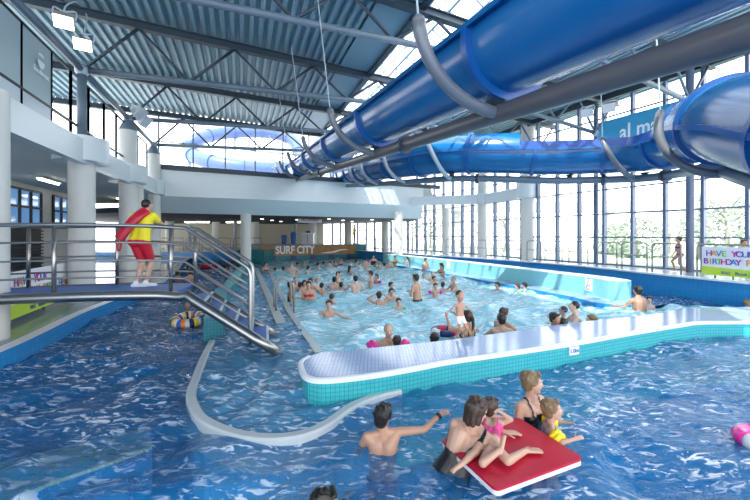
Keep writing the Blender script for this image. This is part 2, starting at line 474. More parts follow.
DIV = [(-3.2, 6.95), (-3.72, 8.3), (-4.5, 10.2), (-5.15, 12.6), (-6.2, 16.0), (-7.4, 20.2), (-9.0, 25.6)]
ledge_poly = [(p[0], p[1]) for p in KERB] + [G(345, 385, .0)[:2], G(320, 375, 0)[:2], G(310, 362, 0)[:2]] + WAVE_EDGE + list(reversed(DIV))
lb = MB(); lb.prism(ledge_poly, -1.0, -0.07); tag(lb.build('floor_ledge', M['tile_ledge']), kind='structure')
kb = MB(); kb.sweep(catmull([(p[0], p[1], 0.0) for p in KERB], 6), [(-.058, -.3), (.058, -.3), (.058, .015), (.04, .035), (-.04, .035), (-.058, .015)])
tag(kb.build('trim_ledge', M['kerb'], smooth=True, autos=40), kind='structure')
kb = MB(); kb.sweep([(x, y, 0) for x, y in WAVE_EDGE], [(-.07, -.9), (.07, -.9), (.07, .01), (-.07, .01)])
tag(kb.build('trim_wave_pool', M['kerb']), kind='structure')
st = MB(); 
q0 = Vector(G(281, 324, 0)); q1 = Vector((-7.15, 21, 0))
st.bar(q0, q1, .22, .02); o_ = st.build('trim_ledge_line', M['kerb']); o_.location.z = 0.012; tag(o_, kind='structure')
# lit patch of the river floor, painted pale green on a raised slab
M['tile_lit_patch'] = tile_mat('lit_patch_tiles', (0.92, 0.95, 0.48), (0.88, 0.92, 0.46), (0.7, 0.8, 0.4), 0.12, 0.05, coord='Object')
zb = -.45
lit_patch_poly = [G(x, y, zb)[:2] for x, y in ((-60, 478), (20, 457), (90, 440), (148, 427), (152, 446), (110, 462), (50, 482), (0, 505), (-60, 530))]
bn = MB(); bn.prism(lit_patch_poly, -1.0, zb - .04); tag(bn.build('floor_lit_patch_base', M['tile_pool']), kind='structure')
bn = MB(); bn.prism(lit_patch_poly, zb - .04, zb)
tag(bn.build('floor_lit_patch', M['tile_lit_patch']), kind='structure')

# tiled dividing wall in front of the wave pool
dw = MB(); ring = [(p[0], p[1]) for p in FRONT] + [(p[0], p[1]) for p in BACK]
dw.prism(ring, -1.0, .28, 0, 1)
wall_o = tag(dw.build('wall_divider', mats=[M['tile_teal'], M['tile_pale']]), kind='structure')
cp = MB(); cp.sweep(catmull([(p[0], p[1], .265) for p in ([BACK[-2], BACK[-1]] + FRONT)], 5), [(-.036, -.03), (.036, -.03), (.036, .012), (.022, .026), (-.022, .026), (-.036, .012)])
tag(cp.build('trim_divider', M['coping'], smooth=True, autos=40), kind='structure')
# depth sign on that wall
f0, f1 = Vector(G(560, 353, .15)), Vector(G(592, 347.5, .15))
ds = Vector((FRONT[8][0]-FRONT[7][0], FRONT[8][1]-FRONT[7][1], 0)).normalized()
nn = Vector((ds.y, -ds.x, 0))
mid = Vector(FRONT[8]) + ds * .08; mid.z = .15
root = thing('depth_sign', (mid.x, mid.y, .08), 'small white 1.0m depth plate on turquoise tiled wall', 'sign')
s_ = MB(); s_.obox(mid + nn * .006, ds * .105, nn * .006, Vector((0, 0, .065))); s_.build('plate', M['signwhite'], root)
text('1.0m', mid + nn * .014, ds, .07, M['textblue'], root)

# left divider wall (curved, turquoise)
def strip_poly(line, w):
    L_ = []; R_ = []
    for i, p in enumerate(line):
        a_ = Vector(line[max(i-1, 0)][:2] + (0,)); b_ = Vector(line[min(i+1, len(line)-1)][:2] + (0,))
        d = (b_ - a_).normalized(); n_ = Vector((-d.y, d.x, 0))
        L_.append((p[0] + n_.x*w/2, p[1] + n_.y*w/2)); R_.append((p[0] - n_.x*w/2, p[1] - n_.y*w/2))
    return L_ + list(reversed(R_))
dl = [(p.x, p.y) for p in catmull([(x, y, 0) for x, y in DIV], 4)]
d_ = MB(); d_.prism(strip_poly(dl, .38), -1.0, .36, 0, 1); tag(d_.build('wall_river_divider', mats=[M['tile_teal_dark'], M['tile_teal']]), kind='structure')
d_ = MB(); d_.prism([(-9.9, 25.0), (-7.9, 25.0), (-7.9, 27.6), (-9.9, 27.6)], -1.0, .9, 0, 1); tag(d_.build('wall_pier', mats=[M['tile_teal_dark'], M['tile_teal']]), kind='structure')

# barrier island on the right of the wave pool
bl = [(p.x, p.y) for p in catmull([(x, y, 0) for x, y in BARR], 5)]
outer = [(x + .74, y + .12) for x, y in bl]
endcap = []
for k in range(1, 8):
    a_ = math.pi + math.pi * k / 8
    endcap.append((7.08 + .37 + .37 * math.cos(a_), 10.8 + .38 * math.sin(a_)))
bi = MB(); bi.prism(bl + endcap + list(reversed(outer)), -1.0, .62, 0, 1)
M['tile_teal_pale'] = tile_mat('pale_turquoise_tiles', (0.26, 0.60, 0.62), (0.24, 0.57, 0.60), (0.16, 0.46, 0.5), 0.07, 0.07)
tag(bi.build('wall_barrier', mats=[M['tile_teal_pale'], M['coping']]), kind='structure')
shelf = [(x - .75 + .0, y - .25) for x, y in bl[6:]]
sc_ = []
for k in range(1, 9):
    a_ = math.pi + math.pi * k / 8
    sc_.append((7.2 + .92 * math.cos(a_), 10.5 + .75 * math.sin(a_)))
bs = MB(); bs.prism(shelf + sc_ + [(x + .2, y) for x, y in reversed(bl[6:])], -1.0, .045, 0, 1)
tag(bs.build('trim_barrier_shelf', mats=[M['tile_blue'], M['tile_pale']]), kind='structure')

# blue outer pool wall and right deck
EDGE = [(11.9, 2.5), (11.4, 6.0), (10.4, 9.7), (9.65, 12.2), (8.95, 15.0), (7.6, 17.6), (5.9, 20.2), (4.1, 22.7), (1.8, 26.0), (-0.2, 28.6), (-1.5, 30.6)]
ed = [(p.x, p.y) for p in catmull([(x, y, 0) for x, y in EDGE], 5)]
dk = MB(); dk.prism(ed + [(-3, 42), (40, 42), (40, 2.5)], -1.0, .66, 0, 1)
# clip the outer side to the window wall
dk = MB(); dk.prism(ed + [(-3.0, 36.6)] + [(p.x + .12, p.y) for p in reversed(WALL[:-12])], -1.0, .66, 0, 1)
tag(dk.build('wall_pool_right', mats=[M['tile_blue'], M['deck']]), kind='structure')
cp = MB(); cp.sweep([(x, y, .67) for x, y in ed], [(-.14, -.03), (.06, -.03), (.06, .025), (-.14, .025)])
tag(cp.build('trim_pool_right', M['coping']), kind='structure')

# left kerb and left deck
KL = [(-4.6, 1.5), (-5.3, 3.6), (-5.72, 5.3), (-6.1, 6.4), (-6.64, 7.8), (-7.05, 9.3), (-7.35, 10.8), (-8.2, 13.6), (-10.2, 18.0), (-12.4, 22.5), (-14.5, 27.5)]
kl = [(p.x, p.y) for p in catmull([(x, y, 0) for x, y in KL], 5)]
kw = MB(); kw.prism(strip_poly(kl, .22), -1.0, .25, 0, 1); tag(kw.build('wall_pool_left', mats=[M['tile_blue'], M['coping']]), kind='structure')
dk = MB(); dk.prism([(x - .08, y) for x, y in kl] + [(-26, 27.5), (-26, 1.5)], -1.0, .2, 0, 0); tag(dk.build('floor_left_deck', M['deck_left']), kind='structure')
# back deck
dk = MB(); dk.prism([(-26, 27.5), (-8.9, 27.5), (-8.9, 28.2), (-1.0, 32.2), (-3.0, 36.6), (-5.8, 41), (-26, 41)], -1.0, .66, 0, 1); tag(dk.build('floor_back_deck', mats=[M['tile_blue'], M['deck']]), kind='structure')
# wave machine stage
s0 = Vector((-8.9, 27.0, 0)); ad = AX.copy(); nd = Vector((ad.y, -ad.x, 0))
s1 = s0 + ad * 8.0
stg = MB(); stg.prism([(s0.x-.8, s0.y-.35), (s1.x+.9, s1.y+.4), (s1.x+.9-nd.x*4, s1.y+.4-nd.y*4), (s0.x-.8-nd.x*4, s0.y-.35-nd.y*4)], -1.0, 1.2, 0, 1)
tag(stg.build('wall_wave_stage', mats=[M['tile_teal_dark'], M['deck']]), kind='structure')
for k in range(5):
    c = s0 + ad * (1.0 + 1.6 * k) + nd * .02; c.z = .18
    w_ = MB(); w_.obox(c, ad * .22, nd * .02, Vector((0, 0, .2))); 
    tag(w_.build('wave_outlet', M['c_navy']), 'dark blue water outlet below the brown surf banner, %s from the left' % ('first', 'second', 'third', 'fourth', 'fifth')[k], 'outlet', 'outlets under the surf banner')
# surf city banner
c = (s0 + s1) / 2 + nd * .04
root = thing('banner', (c.x, c.y, .36), 'brown wood-print board reading SURF CITY at far pool end', 'banner')
w_ = MB(); w_.obox((c.x, c.y, .76), ad * 4.0, nd * .03, Vector((0, 0, .40))); w_.build('board', M['signbrown'], root)
tc_ = s0 + ad * 2.75 + nd * .09; tc_.z = .78
text('SURF CITY', tc_, ad, .62, M['textwhite'], root, bold=.028, sx=.78)
sw_ = MB(); c0 = s0 + ad * 6.0 + nd * .085
sw_.add([c0 + ad*x + Vector((0, 0, .60 + z)) for x, z in ((-1.2, -.12), (-.6, -.02), (-.1, .02), (.5, .16), (1.0, .2), (1.4, .12), (1.0, .12), (.5, .06), (.1, -.08), (-.5, -.12))], [tuple(range(10))]); sw_.build('splash_print', M['textwhite'], root)

# ------------------------------------------------------------------ water
def wave_h(x, y, seed, amp, lam0=.28, lam1=1.9, n=26, ang0=0.0, spread=3.14):
    rs = np.random.RandomState(seed); h = np.zeros_like(x)
    wx = x + .25*np.sin(1.3*y + .6*x) + .15*np.sin(2.9*x - 1.7*y); wy = y + .25*np.sin(1.1*x - .7*y) + .12*np.sin(3.1*y + x)
    for i in range(n):
        lam = lam0 * (lam1/lam0) ** (i/(n-1)); a = ang0 + (rs.rand()-.5)*spread; k = 2*np.pi/lam
        ph = k*(wx*np.cos(a) + wy*np.sin(a)) + rs.rand()*6.28
        w = 1 - 2*np.abs(np.sin(ph/2)) if i % 2 else np.sin(ph)
        h += w * lam**.9
    return h * amp / (lam1 * 2.2)
def water(name, label, polys_in, polys_out, xr, yr, dx, ky, seed, amp, m, z=0.0, lam=(.28, 1.9), ang=(0, 6.28)):
    ys = [yr[0]]
    while ys[-1] < yr[1]: ys.append(ys[-1] + max(.02, ky * ys[-1]))
    xs = np.arange(xr[0], xr[1], dx); ys = np.array(ys)
    X, Y = np.meshgrid(xs, ys)
    Z = wave_h(X, Y, seed, amp, lam[0], lam[1], 26, ang[0], ang[1]) + z
    ok = np.zeros(X.shape, bool)
    for p in polys_in: ok |= pip(X, Y, p)
    for p in polys_out: ok &= ~pip(X, Y, p)
    q = ok[:-1, :-1] & ok[1:, :-1] & ok[:-1, 1:] & ok[1:, 1:]
    idx = np.arange(X.size).reshape(X.shape)
    jj, ii = np.nonzero(q)
    fa = np.stack([idx[jj, ii], idx[jj, ii+1], idx[jj+1, ii+1], idx[jj+1, ii]], 1)
    used = np.unique(fa); remap = np.full(X.size, -1); remap[used] = np.arange(len(used))
    co = np.stack([X.ravel()[used], Y.ravel()[used], Z.ravel()[used]], 1).astype(np.float32); fa = remap[fa]
    me = bpy.data.meshes.new(name)
    me.vertices.add(len(co)); me.vertices.foreach_set('co', co.ravel())
    me.loops.add(fa.size); me.loops.foreach_set('vertex_index', fa.ravel().astype(np.int32))
    me.polygons.add(len(fa)); me.polygons.foreach_set('loop_start', np.arange(0, fa.size, 4, dtype=np.int32))
    me.polygons.foreach_set('use_smooth', np.ones(len(fa), bool))
    me.update(); me.validate()
    o = link(name, me, m)
    return tag(o, label, 'water', kind='stuff')
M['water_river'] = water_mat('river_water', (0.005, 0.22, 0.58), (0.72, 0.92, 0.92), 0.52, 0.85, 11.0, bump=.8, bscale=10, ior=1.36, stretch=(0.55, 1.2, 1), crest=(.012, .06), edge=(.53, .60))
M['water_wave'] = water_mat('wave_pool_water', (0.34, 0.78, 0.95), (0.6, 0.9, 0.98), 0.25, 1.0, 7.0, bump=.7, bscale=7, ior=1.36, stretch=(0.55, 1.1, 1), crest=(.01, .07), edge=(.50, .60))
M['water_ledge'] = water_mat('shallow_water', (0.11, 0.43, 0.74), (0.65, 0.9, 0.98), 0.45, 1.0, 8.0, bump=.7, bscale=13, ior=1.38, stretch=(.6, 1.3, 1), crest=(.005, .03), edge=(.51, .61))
big = [(kl[0][0], 1.5)] + kl + [(-8.9, 27.6), (-1.5, 30.6)] + list(reversed(ed)) + [(11.9, 1.5)]
rim = strip_poly([(p.x, p.y) for p in catmull([(q[0], q[1], 0) for q in KERB], 4)], .02)
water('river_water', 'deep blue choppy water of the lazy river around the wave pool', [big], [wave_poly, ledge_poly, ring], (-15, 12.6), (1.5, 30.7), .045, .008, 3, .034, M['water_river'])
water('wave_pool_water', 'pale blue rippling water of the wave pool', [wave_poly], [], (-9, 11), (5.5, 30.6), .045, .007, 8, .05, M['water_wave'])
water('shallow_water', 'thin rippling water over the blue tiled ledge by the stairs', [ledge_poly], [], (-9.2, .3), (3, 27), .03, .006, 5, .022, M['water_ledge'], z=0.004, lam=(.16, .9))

# ------------------------------------------------------------------ roof
def corr(t0, t1, s0_, s1_, z, per=.27, h=.10):
    """profiled steel sheet with ribs running along the hall"""
    mb = MB(); prof = []; t = t0
    while t < t1:
        prof += [(t, 0), (t + per*.38, 0), (t + per*.5, h), (t + per*.88, h)]; t += per
    n = len(prof)
    vs = [H(t, s0_, z + dz) for t, dz in prof] + [H(t, s1_, z + dz) for t, dz in prof]
    vs += [H(t, s0_, z + .2) for t, dz in prof] + [H(t, s1_, z + .2) for t, dz in prof]
    fs = []
    for i in range(n - 1):
        fs.append((i, n+i, n+i+1, i+1)); fs.append((2*n+i, 2*n+i+1, 3*n+i+1, 3*n+i)); fs.append((i, i+1, 2*n+i+1, 2*n+i)); fs.append((n+i, 3*n+i, 3*n+i+1, n+i+1))
    return mb.add(vs, fs)
S0, S1 = -22.0, 8.75
tag(corr(-7.0, 8.0, S0, S1, ROOF).build('ceiling', M['roof']), kind='structure')
tag(corr(12.4, 20.6, S0, S1 + 1.2, ROOF).build('ceiling_right', M['roof']), kind='structure')
ep = MB(); ep.add([H(7.5, S0, ROOF-.03), H(8.65, S0, ROOF-.03), H(8.65, S1, ROOF-.03), H(7.5, S1, ROOF-.03), H(7.5, S0, ROOF+.22), H(8.65, S0, ROOF+.22), H(8.65, S1, ROOF+.22), H(7.5, S1, ROOF+.22)], [(0,3,2,1),(4,5,6,7),(0,1,5,4),(1,2,6,5),(2,3,7,6),(3,0,4,7)])
tag(ep.build('trim_skylight', M['roof']), kind='structure')
for t, nm in ((8.7, 'left'), (12.35, 'right')):
    e = MB(); e.bar(H(t, S0, ROOF+.02), H(t, S1, ROOF+.02), .16, .34); tag(e.build('beam_skylight_' + nm, M['steel_dark']), kind='structure')
# skylight: steel rafters in a ridge, glass between
RID = 10.5; RZ = 9.4
fr = MB(); s = S0
while s <= S1 + .01:
    fr.bar(H(8.7, s, ROOF+.2), H(RID, s, RZ), .05, .1); fr.bar(H(RID, s, RZ), H(12.35, s, ROOF+.2), .05, .1); s += 1.0611
for k in (0.33, 0.66):
    fr.bar(H(8.7+(RID-8.7)*k, S0, ROOF+.2+(RZ-ROOF-.2)*k), H(8.7+(RID-8.7)*k, S1, ROOF+.2+(RZ-ROOF-.2)*k), .04, .06)
    fr.bar(H(12.35-(12.35-RID)*k, S0, ROOF+.2+(RZ-ROOF-.2)*k), H(12.35-(12.35-RID)*k, S1, ROOF+.2+(RZ-ROOF-.2)*k), .04, .06)
fr.bar(H(RID, S0, RZ), H(RID, S1, RZ), .1, .12)
sk = tag(fr.build('window_skylight', M['steel_light']), kind='structure')
pn = MB(); pn.add([H(8.7, S0, ROOF+.24), H(RID, S0, RZ+.04), H(RID, S1, RZ+.04), H(8.7, S1, ROOF+.24)], [(0, 1, 2, 3)]); pn.add([H(RID, S0, RZ+.04), H(12.35, S0, ROOF+.24), H(12.35, S1, ROOF+.24), H(RID, S1, RZ+.04)], [(0, 1, 2, 3)])
pn.build('pane', M['glass'], sk)

# ------------------------------------------------------------------ trusses
ords = {-2: 'overhead above the camera end', -1: 'nearest in view', 0: 'with two floodlights beside it', 1: 'second from the far glazing', 2: 'last, against the far glazing'}
for k in (-2, -1, 0, 1, 2):
    s = k * STEP; n0 = H(0, s, 6.52)
    root = thing('roof_truss', (n0.x, n0.y, 6.4), 'grey steel roof truss left of the skylight, ' + ords[k], 'truss', 'roof trusses left of the skylight')
    ub = MB(); p0, p1 = H(-6.8, s, ROOF-.14), H(10.4, s, ROOF-.14)
    ub.bar(p0, p1, .05, .22); ub.bar(p0 + Vector((0, 0, .10)), p1 + Vector((0, 0, .10)), .18, .03); ub.bar(p0 - Vector((0, 0, .11)), p1 - Vector((0, 0, .11)), .2, .04); ub.build('upper_chord', M['steel_dark'], root)
    lo = lambda t: H(t, s, 6.52 + .068 * t)
    lc = MB(); lc.pipe([lo(0), lo(5), lo(10.6)], .085); lc.build('lower_chord', M['steel_mid'], root, smooth=True)
    ups = (1.3, 3.9, 6.5, 9.1); lows = (0.0, 2.6, 5.2, 7.8, 10.4)
    for i, t in enumerate(ups):
        for tl in (lows[i], lows[i+1]):
            m_ = MB(); m_.pipe([lo(tl), H(t, s, ROOF-.24)], .045, 8); m_.build('brace', M['steel_dark'], root, smooth=True)
    hb = MB(); hb.ball(n0, .17); hb.build('node_hub', M['steel_light'], root, smooth=True)
    if k < 2:
        e = MB(); e.pipe([n0, H(0, s + STEP, 6.52)], .085); e.build('edge_tube', M['steel_mid'], root, smooth=True)
RN = [(Vector((9.76 + .94*k, 15.5 - 3.6*k, 6.52)), k) for k in (-2, -1, 0, 1, 2)]
ordr = {-2: 'farthest, by the far glazing', -1: 'second from the far glazing', 0: 'above the open part of the rear slide', 1: 'beside the enclosed bend of the rear slide', 2: 'nearest, overhead'}
for n0, k in RN:
    root = thing('roof_truss', (n0.x, n0.y, 6.4), 'grey steel roof truss by the window wall, ' + ordr[k], 'truss', 'roof trusses by the window wall')
    at = lambda t, z: Vector((n0.x - AX.x*t, n0.y - AX.y*t, z))
    ub = MB(); p0, p1 = at(-1.7, ROOF-.14), at(7.2, ROOF-.14); ub.bar(p0, p1, .05, .22); ub.bar(p0 - Vector((0, 0, .11)), p1 - Vector((0, 0, .11)), .2, .04); ub.build('upper_chord', M['steel_dark'], root)
    lo = lambda t: at(t, 6.52 + .068 * t)
    lc = MB(); lc.pipe([lo(0), lo(7.4)], .08); lc.build('lower_chord', M['steel_mid'], root, smooth=True)
    for t, tl in ((1.3, 0), (1.3, 2.6), (3.9, 2.6), (3.9, 5.2), (6.5, 5.2), (-1.3, 0)):
        m_ = MB(); m_.pipe([lo(tl), at(t, ROOF-.24)], .045, 8); m_.build('brace', M['steel_mid'], root, smooth=True)
    hb = MB(); hb.ball(n0, .14); hb.build('node_hub', M['steel_light'], root, smooth=True)
wb = MB(); wl_ = [Vector((p.x - .25, p.y - .1, ROOF - .12)) for p in WALL if p.y < 27]
wb.sweep(wl_, [(-.06, -.14), (.06, -.14), (.06, .14), (-.06, .14)]); tag(wb.build('beam_eaves', M['steel_dark']), kind='structure')

# ------------------------------------------------------------------ columns
def column(x, y, r, z0, z1, name='column', m='column', cone=None, collar=None, post=None):
    c = MB(); prof = [(r, 0), (r, z1 - z0)]
    if cone: prof += [(r*.99, z1 - z0 + .02), (.1, cone - z0)]
    c.lathe((x, y, z0), prof, 28); o = tag(c.build(name, M[m], smooth=True, autos=40), kind='structure')
    if post:
        p = MB(); p.pipe([(x, y, z1), (x, y, post)], .11, 12); p.build('post', M['steel_mid'], o, smooth=True)
    if cone:
        p = MB(); p.lathe((x, y, z1 - .02), [(r*1.02, 0), (r*1.02, .06), (.12, cone - z1)], 20); p.build('cap', M['steel_mid'], o, smooth=True, autos=30)
    if collar:
        p = MB(); p.lathe((x, y, collar[0]), [(collar[2], 0), (collar[2], collar[1]-collar[0])], 28); p.build('collar', M['fascia'], o, smooth=True, autos=40)
    return o
column(-6.62, 6.0, .26, .2, 4.5)
column(H(0, 0, 0).x, H(0, 0, 0).y, .30, .2, 4.7, post=6.5, collar=(3.98, 4.62, .62))
p2 = H(0, STEP, 0); column(p2.x, p2.y, .30, .2, 6.05, cone=6.5, collar=(4.02, 4.68, .62))
p3 = H(0, 2*STEP, 0); column(p3.x, p3.y, .32, .2, 6.05, cone=6.5, collar=(4.04, 4.72, .52))
column(-7.75, 21.0, .30, .3, 3.4)
column(1.62, 24.2, .30, .66, 3.6); column(5.3, 26.2, .27, .66, 4.0); column(.9, 31.5, .3, .66, 3.4)
column(7.05, 23.0, .31, .66, ROOF, collar=(4.05, 4.75, .36)); column(8.55, 19.6, .36, .66, ROOF, collar=(4.05, 4.95, .6))
column(-11.3, 33, .35, .66, 3.4); column(-15.0, 33, .35, .66, 3.4); column(-18.2, 31, .35, .66, 3.4); column(-5.9, 33.0, .36, .66, 3.4); column(-2.6, 33.8, .36, .66, 3.4)
column(-10.0, 14.5, .35, .2, 4.1); column(-12.8, 18.5, .3, .2, 4.1)
c_ = P(690, 235, 12.6); column(c_[0], c_[1], .12, .66, ROOF, 'column', 'mullion')
c_ = P(596, 235, 16.6); column(c_[0], c_[1], .10, .66, ROOF, 'column', 'mullion')

# ------------------------------------------------------------------ balcony: fascia bands, slab, ceilings
def band(name, pts, z0f, z1f, w, m):
    mb = MB(); n = len(pts); pts = [Vector(p) for p in pts]; vs = []
    for i, p in enumerate(pts):
        d = (pts[min(i+1, n-1)] - pts[max(i-1, 0)]).normalized(); s = Vector((-d.y, d.x, 0)) * w / 2
        k = i / (n - 1); z0 = z0f(k); z1 = z1f(k)
        vs += [(p.x - s.x, p.y - s.y, z0), (p.x + s.x, p.y + s.y, z0), (p.x + s.x, p.y + s.y, z1), (p.x - s.x, p.y - s.y, z1)]
    fs = [(0, 3, 2, 1), (4*n-4, 4*n-3, 4*n-2, 4*n-1)]
    for i in range(n-1):
        for q in range(4): fs.append((4*i+q, 4*i+(q+1) % 4, 4*i+4+(q+1) % 4, 4*i+4+q))
    mb.add(vs, fs); return tag(mb.build(name, m, smooth=True, autos=30), kind='structure')
lefts = [H(.12, s, 0) for s in (-12, -8, -4.2, -2, 0, 2, STEP, 6, 2*STEP)]
band('wall_balcony_left', lefts, lambda k: 3.78 + .24*k, lambda k: 4.38 + .3*k, .2, M['fascia'])
far_c = catmull([H(.12, 2*STEP, 0), (-10.4, 18.6, 0), (-9.0, 20.0, 0), (-7.6, 21.0, 0)], 6)
band('wall_balcony_curve', far_c, lambda k: 4.04 - .28*k, lambda k: 4.72, .16, M['fascia'])
T3S = 2*STEP + .12
pl = [H(t, T3S + .05, 0) for t in np.linspace(.1, 16.2, 18)]
band('wall_balcony_far', pl, lambda k: 3.98 + .08*k, lambda k: 5.36, .18, M['fascia'])
gr = MB()
for z in (4.75, 4.38): gr.bar(H(3.4, T3S - .045, z), H(16.1, T3S - .045, z), .006, .012)
tag(gr.build('trim_balcony_far', M['soffit']), kind='structure')
bd = MB(); bd.bar(H(0, T3S, 5.45), H(17.6, T3S, 5.45), .26, .26); tag(bd.build('beam_sill_far', M['steel_dark']), kind='structure')
# sloping soffit under the far fascia, then the low dark ceiling behind
sf = MB()
a0, a1 = H(-.5, T3S + .1, 4.0), H(16.2, T3S + .1, 4.02)
b0, b1 = H(-1.2, T3S + 1.4, 3.2), H(16.8, T3S + 1.3, 3.2)
sf.add([a0, a1, b1, b0, a0 + Vector((0, 0, .12)), a1 + Vector((0, 0, .12)), b1 + Vector((0, 0, .12)), b0 + Vector((0, 0, .12))], [(0,1,2,3),(7,6,5,4),(0,4,5,1),(1,5,6,2),(2,6,7,3),(3,7,4,0)])
tag(sf.build('ceiling_soffit', M['soffit']), kind='structure')
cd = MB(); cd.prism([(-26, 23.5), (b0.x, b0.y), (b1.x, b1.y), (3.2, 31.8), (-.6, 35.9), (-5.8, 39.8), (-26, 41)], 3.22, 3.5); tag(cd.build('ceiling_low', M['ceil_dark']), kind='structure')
up_ = MB(); up_.prism([tuple(H(-.2, T3S+.2, 0)[:2]), tuple(H(17, T3S+.2, 0)[:2]), (5, 30), (-5.8, 40), (-26, 41), (-26, 20)], 5.2, 5.36); tag(up_.build('ceiling_balcony_roof', M['concrete']), kind='structure')
# left balcony slab with white ceiling beneath
sl = MB(); sl.prism([tuple(H(.05, s, 0)[:2]) for s in (-14, 0, 2*STEP)] + [(-9.3, 19.9), (-8.4, 22.5), (-26, 24.0), (-26, -3)], 4.1, 4.35); tag(sl.build('ceiling_left', M['ceil_white']), kind='structure')
# ring beam on the right
rb_ = catmull([H(15.2, T3S - .1, 0), (5.0, 23.6, 0), (7.05, 22.9, 0), (7.9, 21.3, 0), (8.5, 19.6, 0)], 5)
band('beam_ring', rb_, lambda k: 4.05, lambda k: 4.62 + .12*k, .22, M['fascia'])

# ------------------------------------------------------------------ glazing: far wall above the balcony
def bay(n, p0, p1, z0, z1, trans, mw, md, m, nrm, pane=True, both=False, tw=.05):
    """one window bay: mullion at p0, rails between p0 and p1, its own pane"""
    p0 = Vector((p0[0], p0[1], 0)); p1 = Vector((p1[0], p1[1], 0)); d = (p1 - p0).normalized(); nv = Vector((d.y, -d.x, 0))
    f = MB()
    def post(p): f.obox((p.x, p.y, (z0+z1)/2), d * mw/2, nv * md/2, Vector((0, 0, (z1-z0)/2)))
    post(p0)
    if both: post(p1)
    for z in [z0 + tw/2] + list(trans) + [z1 - tw/2]:
        f.bar(Vector((p0.x, p0.y, z)), Vector((p1.x, p1.y, z)), .06, tw)
    o = tag(f.build('window_%d' % n, m), kind='structure')
    if pane:
        q = MB(); q.add([(p0.x, p0.y, z0), (p1.x, p1.y, z0), (p1.x, p1.y, z1), (p0.x, p0.y, z1)], [(0, 1, 2, 3)]); q.build('pane', M['glass'], o)
    return o
wn_ = 1
ts = np.arange(.2, 17.3, 1.55)
for i in range(len(ts) - 1):
    bay(wn_, H(ts[i], T3S, 0), H(ts[i+1], T3S, 0), 5.5, ROOF, (6.75,), .07, .12, M['steel_mid'], None, both=(i == len(ts)-2)); wn_ += 1
# right window wall, full height
q = 1.0
while q < WD[-1] - 1.0:
    p0, p1 = wall_at(q), wall_at(q + 1.16)
    far_ = p0.y > 27.5
    top = 3.45 if p0.y > 31.5 else ROOF
    if top == ROOF: tr_ = (1.9, 2.95, 4.05, 5.2, 6.3, 7.3)
    else: tr_ = (1.55, 2.5)
    bay(wn_, p0, p1, .66, top, tr_, .10, .22, M['mullion'], None, tw=.055); wn_ += 1; q += 1.16
# clerestory closing the slope beyond the far fascia on the right
# left balcony front: frosted panels and windows
def lpanel(n, s0_, s1_, z0, z1, zt, kind):
    p0, p1 = H(-.1, s0_, 0), H(-.1, s1_, 0)
    f = MB()
    for z in (z0, zt, z1): f.bar((p0.x, p0.y, z), (p1.x, p1.y, z), .06, .05)
    f.bar((p0.x, p0.y, z0), (p0.x, p0.y, z1), .05, .05, up=(1, 0, 0)); f.bar((p1.x, p1.y, z0), (p1.x, p1.y, z1), .05, .05, up=(1, 0, 0))
    o = tag(f.build('window_%d' % n, M['black_frame']), kind='structure')
    for za, zb, fm, nm in ((z0, zt, 'frost2', 'lower_pane'), (zt, z1, 'frost', 'upper_pane')):
        g_ = MB()
        if kind == 'frost': g_.bar((p0.x, p0.y, (za+zb)/2), (p1.x, p1.y, (za+zb)/2), .03, zb - za - .06); g_.build(nm, M[fm], o)
        else: g_.add([(p0.x, p0.y, za), (p1.x, p1.y, za), (p1.x, p1.y, zb), (p0.x, p0.y, zb)], [(0, 1, 2, 3)]); g_.build(nm, M['glass'], o)
    return o
for a_, b_, kd in ((-7.8, -6.6, 'frost'), (-6.6, -5.3, 'frost'), (-5.3, -4.0, 'frost'), (-4.0, -2.65, 'frost'), (-2.65, -1.44, 'frost'), (-1.44, -.4, 'clear'), (-.4, .75, 'clear'), (.75, 2.0, 'clear'), (2.0, 3.2, 'clear'), (3.2, 4.4, 'clear'), (4.4, 6.0, 'clear'), (6.0, 7.6, 'clear')):
    lp = lpanel(wn_, a_, b_, 4.36, 6.32, 4.98, kd); wn_ += 1
pc = H(-.06, -2.02, 5.72); 
root = thing('cafe_logo', (pc.x, pc.y, 5.6), 'white cup logo and lettering on a grey frosted upper panel', 'logo')
w_ = MB(); nv = Vector((UX.y, -UX.x, 0)).normalized()
w_.add([pc + nv*.03 + UX*(.15*math.cos(a)) + Vector((0, 0, .10 + .17*math.sin(a))) for a in np.linspace(math.pi, 2*math.pi, 14)], [tuple(range(14))])
w_.add([pc + nv*.03 + UX*(.15*math.cos(a)) + Vector((0, 0, .14 + .13*math.sin(a))) for a in np.linspace(0.5, math.pi-.5, 10)], [tuple(range(10))]); w_.build('cup', M['textwhite'], root)
text('foodtreat', pc + nv*.035 + Vector((0, 0, -.16)), UX, .12, M['textwhite'], root)

